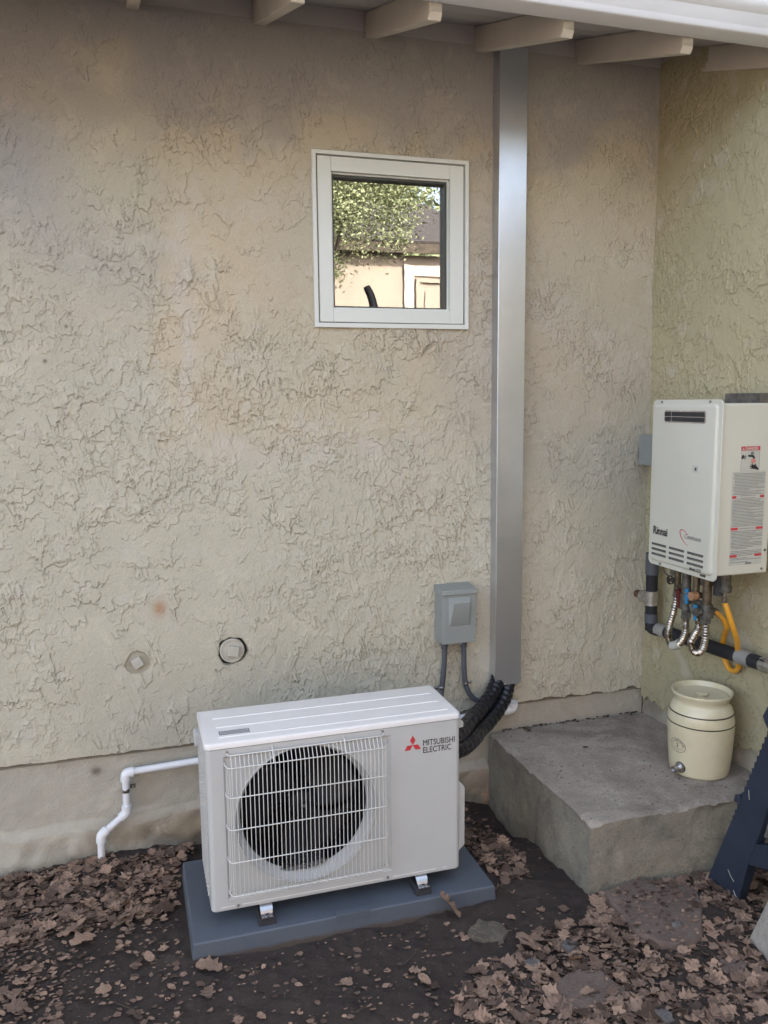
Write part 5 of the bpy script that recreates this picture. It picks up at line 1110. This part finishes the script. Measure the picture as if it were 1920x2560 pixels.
ZONES = [  # polygon, leaves per square metre, oak share, pile height, words
    ([(-0.1, 0.0), (0.60, 0.0), (0.64, -0.10), (0.92, 0.0), (0.845, -0.20), (0.85, -0.44), (0.70, -0.52), (0.57, -0.50), (0.40, -0.52), (-0.1, -0.52)], 2400, 0.58, 0.014, 'drift left of the pad'),
    ([(-0.1, -0.50), (0.45, -0.50), (0.52, -0.95), (0.20, -1.1), (-0.1, -1.0)], 900, 0.35, 0.006, 'scatter at the lower left'),
    ([(0.45, -0.50), (0.83, -0.48), (0.85, -0.80), (0.80, -1.05), (0.52, -1.0)], 260, 0.40, 0.002, 'thinly strewn soil left of the pad'),
    ([(0.83, -0.80), (1.62, -0.80), (1.60, -1.1), (1.45, -1.3), (0.7, -1.3)], 130, 0.32, 0.001, 'bare soil in front of the pad'),
    ([(1.86, -0.60), (1.95, -0.62), (2.06, -0.86), (1.80, -0.92), (1.60, -1.0), (1.62, -0.80), (1.86, -0.79)], 85, 0.5, 0.002, 'bare soil between the pad and the step'),
    ([(2.16, -0.80), (2.75, -0.70), (2.80, -1.2), (2.5, -1.7), (1.9, -1.6), (1.50, -1.35), (1.52, -1.14), (1.66, -1.00), (1.74, -1.04), (1.83, -0.95), (2.05, -0.93)], 2300, 0.50, 0.012, 'thick layer at the lower right'),
    ([(1.875, -0.28), (1.97, -0.30), (2.04, -0.50), (2.00, -0.66), (1.90, -0.70), (1.86, -0.60)], 1600, 0.55, 0.012, 'heap between pad and step'),
    ([(1.86, -0.03), (2.08, -0.03), (2.08, -0.34), (1.87, -0.30)], 260, 0.5, 0.004, 'shadowed gap between the unit and the step'),
]
FS = [(2.185, -0.835), (2.155, -1.06), (2.235, -1.145), (2.32, -1.13), (2.46, -0.92), (2.33, -0.81)]
BS = [(1.80, -1.17), (1.78, -1.25), (1.87, -1.29), (1.98, -1.25), (1.96, -1.17), (1.88, -1.14)]
camp = np.array([0.7486, -3.0556, 1.6241])
leaves = []
for zi, (P, dens, oak, pile, words) in enumerate(ZONES):
    xs_ = [p[0] for p in P]; ys_ = [p[1] for p in P]; area = (max(xs_) - min(xs_)) * (max(ys_) - min(ys_))
    for _ in range(int(area * dens)):
        x, y = rng.uniform(min(xs_), max(xs_)), rng.uniform(min(ys_), max(ys_))
        if not inpoly(x, y, P): continue
        if 0.84 < x < 1.84 and -0.77 < y < -0.27: continue
        if x > 2.12 and y > -0.815: continue
        if (x > 2.44 and y < -1.16 and x < 2.76): continue
        if inpoly(x, y, FS) and rng.random() < (0.97 if (x - 2.18) < 0.17 else 0.80): continue
        if inpoly(x, y, BS) and rng.random() < 0.93: continue
        isoak = rng.random() < oak
        idx = rng.choice(range(0, 9)) if isoak else rng.choice(range(9, 15))
        size = rng.choice((rng.uniform(0.026, 0.042), rng.uniform(0.034, 0.056))) if isoak else rng.uniform(0.012, 0.034)
        if pile < 0.005 and isoak: size *= rng.uniform(.55, .95)
        z = float(gz(x, y)) + 0.0035 + rng.random() ** 1.5 * pile + size * 0.06
        if inpoly(x, y, FS): z = max(z, 0.027)
        if inpoly(x, y, BS): z = max(z, 0.022)
        tilt = (0.09 + 0.15 * (pile > 0.005)) * rng.gauss(0, 1); tilt2 = (0.09 + 0.15 * (pile > 0.005)) * rng.gauss(0, 1)
        if y > -0.045: y = -0.045
        z += abs(math.sin(tilt)) * size * 0.25
        leaves.append((x, y, z, size, idx, tilt, tilt2, rng.uniform(0, 2 * PI), rng.random(), zi))
# hand-placed single leaves that stand out
SPECIAL = [
    (1.648, -0.790, 0.040, 0.105, 8, 0.9, 0.25, 1.35, 0.9, 'long curled tan leaf propped against the right front corner of the pad'),
    (1.470, -1.045, 0.014, 0.052, 14, 0.1, 0.1, 0.4, 0.97, 'pale orange domed leaf alone on the bare soil in front of the pad'),
    (0.545, -0.560, 0.018, 0.085, 2, 0.15, 0.1, 2.3, 0.92, 'large light-brown lobed leaf at the edge of the left drift'),
    (0.900, -0.795, 0.012, 0.080, 3, 0.1, 0.05, 1.1, 0.72, 'lobed brown leaf touching the pad near its left front corner'),
    (0.735, -0.700, 0.012, 0.050, 12, 0.1, 0.1, 0.2, 0.8, 'oval tan leaf alone on the soil left of the pad corner'),
    (1.820, -0.990, 0.018, 0.085, 1, 0.2, 0.2, 0.6, 0.78, 'broad pinkish-brown lobed leaf on the upper tip of the right-hand leaf layer'),
]
def shade_attr(me, val):
    a = me.attributes.new('shade', 'FLOAT', 'POINT'); a.data.foreach_set('value', np.full(len(me.vertices), val, np.float32))
SHADES = [('dark umber', 0.10), ('brown', 0.32), ('pinkish brown', 0.52), ('tan', 0.74), ('pale tan', 0.95)]
base_leaf = []
for (v, f) in LM:
    row = []
    for nm, val in SHADES:
        me = bpy.data.meshes.new('leaf'); me.from_pydata(v, [], f); me.update(); me.shade_smooth(); me.materials.append(MT['leaf']); shade_attr(me, val); row.append(me)
    base_leaf.append(row)
MARKS = [(2.30, -0.97, 'near the flagstone'), (1.88, -1.22, 'near the dark buried stone'), (2.45, -1.25, 'by the pale concrete block'), (2.56, -0.95, 'by the trestle leg'), (2.12, -0.86, 'by the front corner of the step'),
         (1.73, -0.89, 'near the flat mossy stone'), (0.83, -0.62, 'beside the left end of the pad'), (0.60, -0.06, 'under the drain pipe outlet'), (0.30, -0.12, 'by the foundation at the left edge'), (0.42, -0.55, 'in front of the left drift'),
         (0.40, -0.85, 'at the lower left corner'), (1.0, -0.86, 'in front of the left half of the pad'), (1.5, -0.90, 'in front of the right half of the pad'), (1.93, -0.45, 'between the pad and the step'), (1.60, -1.20, 'at the left tip of the right-hand leaf layer'),
         (2.15, -1.40, 'at the bottom right of the picture'), (1.0, -1.1, 'at the bottom middle of the picture'), (0.72, -0.18, 'between the drain pipe and the pad'), (2.02, -1.05, 'left of the flagstone')]
def place_leaf(L, label, group=None):
    x, y, z, size, idx, t1, t2, rz, sh = L[:9]; bi = min(4, int(sh * 5))
    o = bpy.data.objects.new('fallen_leaf', base_leaf[idx][bi]); C.objects.link(o); o.location = (x, y, z); o.scale = (size,) * 3; o.rotation_euler = (t1, t2, rz)
    if label is None:
        sz = 'small' if size < 0.036 else ('large' if size > 0.052 else 'medium-sized'); kd = 'oval' if idx >= 9 else ('curled' if idx >= 6 else 'lobed')
        label = f'{sz} {SHADES[bi][0]} {kd} leaf {min(MARKS, key=lambda m: (m[0] - x) ** 2 + (m[1] - y) ** 2)[2]}'
    o['label'] = label; o['category'] = 'leaf'
    if group: o['group'] = group
for s_ in SPECIAL: place_leaf(s_[:9], s_[9])
def dist(L): return -(L[3] / np.linalg.norm(np.array(L[:3]) - camp)) * (1 if L[9] != 7 else 0.5)
def visible(L):
    d_ = Vector(L[:3]) - Vector(camp); zc_ = d_.dot(fw); u_ = d_.dot(rt) / zc_ * 2076.5 + 960; v_ = -d_.dot(up) / zc_ * 2076.5 + 1280
    return -20 < u_ < 1940 and v_ < 2580
order = sorted(range(len(leaves)), key=lambda i: (not visible(leaves[i]), dist(leaves[i])))
near = set(order[:290])
for i in order[:290]:
    place_leaf(leaves[i], None, 'fallen leaves on the soil')
VV = []; FF = []; SH = []; off = 0
for i, L in enumerate(leaves):
    if i in near: continue
    v, f = LM[L[4]]; A = np.array(v) * L[3]
    R3 = np.array((Matrix.Rotation(L[7], 3, 'Z') @ Matrix.Rotation(L[6], 3, 'Y') @ Matrix.Rotation(L[5], 3, 'X')))
    A = A @ R3.T + np.array(L[:3]); VV.append(A); FF += [tuple(k + off for k in q) for q in f]; SH.append(np.full(len(A), L[8])); off += len(A)
# crumbs: broken leaf bits and grit on the soil
cr = []
for _ in range(5200):
    x, y = rng.uniform(-0.05, 2.75), rng.uniform(-1.75, -0.02)
    if 0.84 < x < 1.84 and -0.77 < y < -0.27: continue
    if x > 2.12 and y > -0.815: continue
    s = 0.0015 + 0.0075 * rng.random() ** 3; z = float(gz(x, y)) + 0.004 + rng.uniform(0, 0.002); a0 = rng.uniform(0, 6.28)
    A = np.array([(x + s * rng.uniform(.5, 1.2) * math.cos(a0 + a), y + s * rng.uniform(.3, .7) * math.sin(a0 + a), z + s * rng.uniform(-.15, .25)) for a in (0, 1.5, 3.1, 4.6)])
    VV.append(A); FF.append((off, off + 1, off + 2, off + 3)); SH.append(np.full(4, rng.random() ** 0.7)); off += 4
for zi, (P, dens, oak, pile, words) in enumerate(ZONES):          # broken pieces among the whole leaves
    xs_ = [p[0] for p in P]; ys_ = [p[1] for p in P]; area = (max(xs_) - min(xs_)) * (max(ys_) - min(ys_))
    for _ in range(int(area * min(5200, dens * 4))):
        x, y = rng.uniform(min(xs_), max(xs_)), rng.uniform(min(ys_), max(ys_))
        if not inpoly(x, y, P) or (0.84 < x < 1.84 and -0.77 < y < -0.27) or (x > 2.12 and y > -0.815) or inpoly(x, y, FS) and rng.random() < 0.7: continue
        s = rng.uniform(0.004, 0.013); z = float(gz(x, y)) + 0.004 + rng.uniform(0, pile * 0.6); a0 = rng.uniform(0, 6.28)
        if inpoly(x, y, FS): z = 0.025
        n_ = 5; A = np.array([(x + s * rng.uniform(.5, 1.2) * math.cos(a0 + k * 1.256), y + s * rng.uniform(.4, .9) * math.sin(a0 + k * 1.256), z + s * rng.uniform(-.25, .35)) for k in range(n_)])
        VV.append(A); FF.append(tuple(range(off, off + n_))); SH.append(np.full(n_, rng.random() ** 1.2)); off += n_
me = bpy.data.meshes.new('leaf_litter'); me.from_pydata(np.concatenate(VV).tolist(), [], FF); me.update(); me.shade_smooth(); me.materials.append(MT['leaf'])
a = me.attributes.new('shade', 'FLOAT', 'POINT'); a.data.foreach_set('value', np.concatenate(SH).astype(np.float32))
o = bpy.data.objects.new('leaf_litter', me); C.objects.link(o); o['kind'] = 'stuff'; o['label'] = 'brown oak leaf litter covering the soil'; o['category'] = 'leaf litter'
# twigs
for i, (x, y, a, L, lab_) in enumerate(((1.43, -0.955, 0.5, 0.075, 'thin pale twig on bare soil in front of the pad'), (0.70, -0.93, 2.2, 0.10, 'thin dark twig lying near the bottom left of the picture'), (1.25, -1.10, 0.2, 0.05, 'short broken twig near the bottom middle'), (2.35, -0.86, 0.9, 0.09, 'thin pale stalk sticking up by the front of the step'))):
    b = MB(); b.tube([(0, 0, 0.006), (L * .4 * math.cos(a), L * .4 * math.sin(a), 0.008), (L * math.cos(a + .1), L * math.sin(a + .1), 0.006 + (0.03 if i == 3 else 0))], 0.0011, 5)
    o = b.build('twig', MT['bark'], None, label=lab_, category='twig'); o.location = (x, y, float(gz(x, y)))

# ---------------------------------------------------------------- what stands behind the camera and shows in the pane, plus an added shrub and foliage row
nh = thing('neighbouring_house', 'sunlit beige house across the yard, reflected in the small window', 'house', (2, -7.0, 0))
def npnt(x, y, z): return (x - 2, y + 7, z)
b = MB(); b.box(npnt(-6, -12, -0.2), npnt(5.2, -7.0, 3.42)); b.build('wall', MT['farwall'], nh)
b = MB(); b.prism([npnt(-6.4, -6.86, 3.44), npnt(-6.4, -9.6, 4.56), npnt(-6.4, -12.6, 3.44), npnt(-6.4, -12.6, 3.52), npnt(-6.4, -9.6, 4.66), npnt(-6.4, -6.82, 3.56)], (11.8, 0, 0)); b.build('roof', MT['shingle'], nh)
b = MB(); b.box(npnt(-6.4, -6.86, 3.42), npnt(5.4, -6.83, 3.55)); b.build('fascia', MT['bark'], nh)
b = MB(); rect_ring(b, 4.15 - 2, 1.2, 5.15 - 2, 3.30, 0.13, 0.0, 0.025); wf = b.build('window', MT['fartrim'], nh)
b = MB(); rect_ring(b, 4.31 - 2, 1.36, 5.0 - 2, 3.14, 0.05, 0.01, 0.03); b.build('frame', MT['farwall'], wf)
b = MB(); b.box((4.43 - 2, 0.004, 1.48), (4.88 - 2, 0.012, 3.0)); b.build('blind', MT['farwall'], wf)
def tree(name, label, x, y, zc_, rx, rz_, n, seed, trunk_r=0.09, lean=(0, 0), hole=None, ls=0.05):
    t = thing(name, label, 'tree', (x, y, 0)); r = random.Random(seed)
    tx, ty = lean
    b = MB(); b.tube(smooth_path([(tx, ty, -0.1), (tx * .8, ty * .8, zc_ * 0.4), (tx * 0.3, ty * 0.3, zc_ * 0.75), (0, 0, zc_ + rz_ * .4)], 5), trunk_r, 10, r_fn=lambda i: trunk_r * (1 - i * 0.045))
    for k in range(9):
        a = r.uniform(0, 6.28); e = (rx * 0.75 * math.cos(a), rx * 0.75 * math.sin(a), zc_ + r.uniform(-.3, .7) * rz_); b.tube([(tx * .3, ty * .3, zc_ * r.uniform(.6, .85)), (e[0] * .5, e[1] * .5, (zc_ + e[2]) / 2), e], trunk_r * 0.3, 6, r_fn=lambda i: trunk_r * (0.35 - 0.12 * i))
    b.build('trunk', MT['bark'], t)
    cl = [(r.gauss(0, .48), r.gauss(0, .48), r.gauss(0, .48), r.uniform(.18, .36)) for _ in range(46)]
    V = []; F = []; S = []
    for i in range(n):
        c_ = r.choice(cl); p = [c_[k] + r.gauss(0, c_[3] * .55) for k in range(3)]
        if p[0] ** 2 + p[1] ** 2 + p[2] ** 2 > 1.25: continue
        P0 = Vector((p[0] * rx, p[1] * rx, zc_ + p[2] * rz_)); u = Vector((r.gauss(0, 1), r.gauss(0, 1), r.gauss(0, .6))).normalized(); w_ = u.orthogonal().normalized(); w_ = (w_ + u.cross(w_) * r.uniform(-1, 1)).normalized()
        s = ls * r.uniform(.6, 1.3); k = len(V); V += [P0 - u * s, P0 + w_ * s * .45, P0 + u * s, P0 - w_ * s * .45]; F.append((k, k + 1, k + 2, k + 3)); S += [(c_[3] * 7 + r.random() * .35) % 1] * 4
    me = bpy.data.meshes.new('crown'); me.from_pydata([tuple(v) for v in V], [], F); me.update(); me.materials.append(MT['treeleaf'])
    aa = me.attributes.new('shade', 'FLOAT', 'POINT'); aa.data.foreach_set('value', np.array(S, np.float32)); o = bpy.data.objects.new('crown', me); C.objects.link(o); o.parent = t
tree('yard_tree', 'sunlit green tree in the yard, filling the upper left of the window reflection', 2.95, -5.6, 3.85, 1.05, 1.0, 60000, 5, 0.07, (-0.9, 0.1), ls=0.020)
tree('tall_tree', 'tall dark tree beyond the neighbouring roof in the window reflection', 5.6, -14.5, 4.6, 2.0, 1.8, 14000, 6, 0.2, ls=0.10)
tree('tall_tree', 'broad green tree beyond the left half of the neighbouring roof in the reflection', 1.5, -15, 5.6, 3.4, 2.6, 16000, 8, 0.2, ls=0.12)

tree('garden_shrub', 'tall rounded shrub at the far side of the yard, right of the neighbouring house', 7.6, -9.5, 1.6, 1.5, 1.5, 12000, 9, 0.08, ls=0.07)  # unseen, added to grey the lower reflection in the metal cover

def added_hedge():  # unseen row added to dim the cover's reflection and bounce onto the wall
    t = thing('hedge', 'dark green clipped hedge across the yard, behind where the picture was taken', 'hedge', (6.0, -5.9, 0)); r = random.Random(77); V = []; F = []; S = []
    for i in range(16000):
        P0 = Vector((r.uniform(-2.7, 3.5), r.uniform(-0.35, 0.35), r.uniform(0, 2.2) + 0.08 * math.sin(i))); u = Vector((r.gauss(0, 1), r.gauss(0, 1), r.gauss(0, .6))).normalized(); w_ = u.orthogonal().normalized()
        s = 0.06 * r.uniform(.6, 1.3); k = len(V); V += [P0 - u * s, P0 + w_ * s * .5, P0 + u * s, P0 - w_ * s * .5]; F.append((k, k + 1, k + 2, k + 3)); S += [r.random() * 0.5] * 4
    me = bpy.data.meshes.new('foliage'); me.from_pydata([tuple(v) for v in V], [], F); me.update(); me.materials.append(MT['hedgeleaf'])
    a = me.attributes.new('shade', 'FLOAT', 'POINT'); a.data.foreach_set('value', np.array(S, np.float32)); o = bpy.data.objects.new('foliage', me); C.objects.link(o); o.parent = t
    for x in (-2.2, -1.1, 0, 1.1, 2.2, 3.1):
        MB().tube([(x, 0, -0.1), (x + .05, 0, 0.8), (x, 0.05, 1.8)], 0.035, 8).build('trunk', MT['bark'], t)
added_hedge()

b = MB()
for _ in range(240):
    x, y = rng.uniform(2.16, 2.84), rng.uniform(-0.78, -0.02); s = rng.uniform(0.0012, 0.004)
    if (x - JX) ** 2 + (y - JY) ** 2 < 0.13 ** 2: continue
    b.prism([(x + s * math.cos(a), y + s * .7 * math.sin(a), 0.2365) for a in (0, 1.4, 2.9, 4.4)], (0, 0, s * .6))
for _ in range(120):
    x, y = rng.uniform(0.87, 1.81), rng.uniform(-0.745, -0.70) if rng.random() < .6 else rng.uniform(-0.74, -0.3); s = rng.uniform(0.0008, 0.0025)
    b.prism([(x + s * math.cos(a), y + s * .7 * math.sin(a), 0.0563) for a in (0, 1.4, 2.9, 4.4)], (0, 0, s * .6))
b.build('grit', MT['stone'], None, smooth=0, kind='stuff', label='tiny specks of grit on the step and the pad', category='grit')
for x, y, z, s_, idx, rz, lab_ in ((2.44, -0.26, 0.242, 0.030, 9, 2.0, 'tiny reddish leaf scrap lying on top of the concrete step'), (2.30, -0.03, 0.242, 0.036, 6, 0.4, 'dark leaf scrap caught in the joint behind the step')):
    place_leaf((x, y, z, s_, idx, 0.1, 0.1, rz, 0.15), lab_)
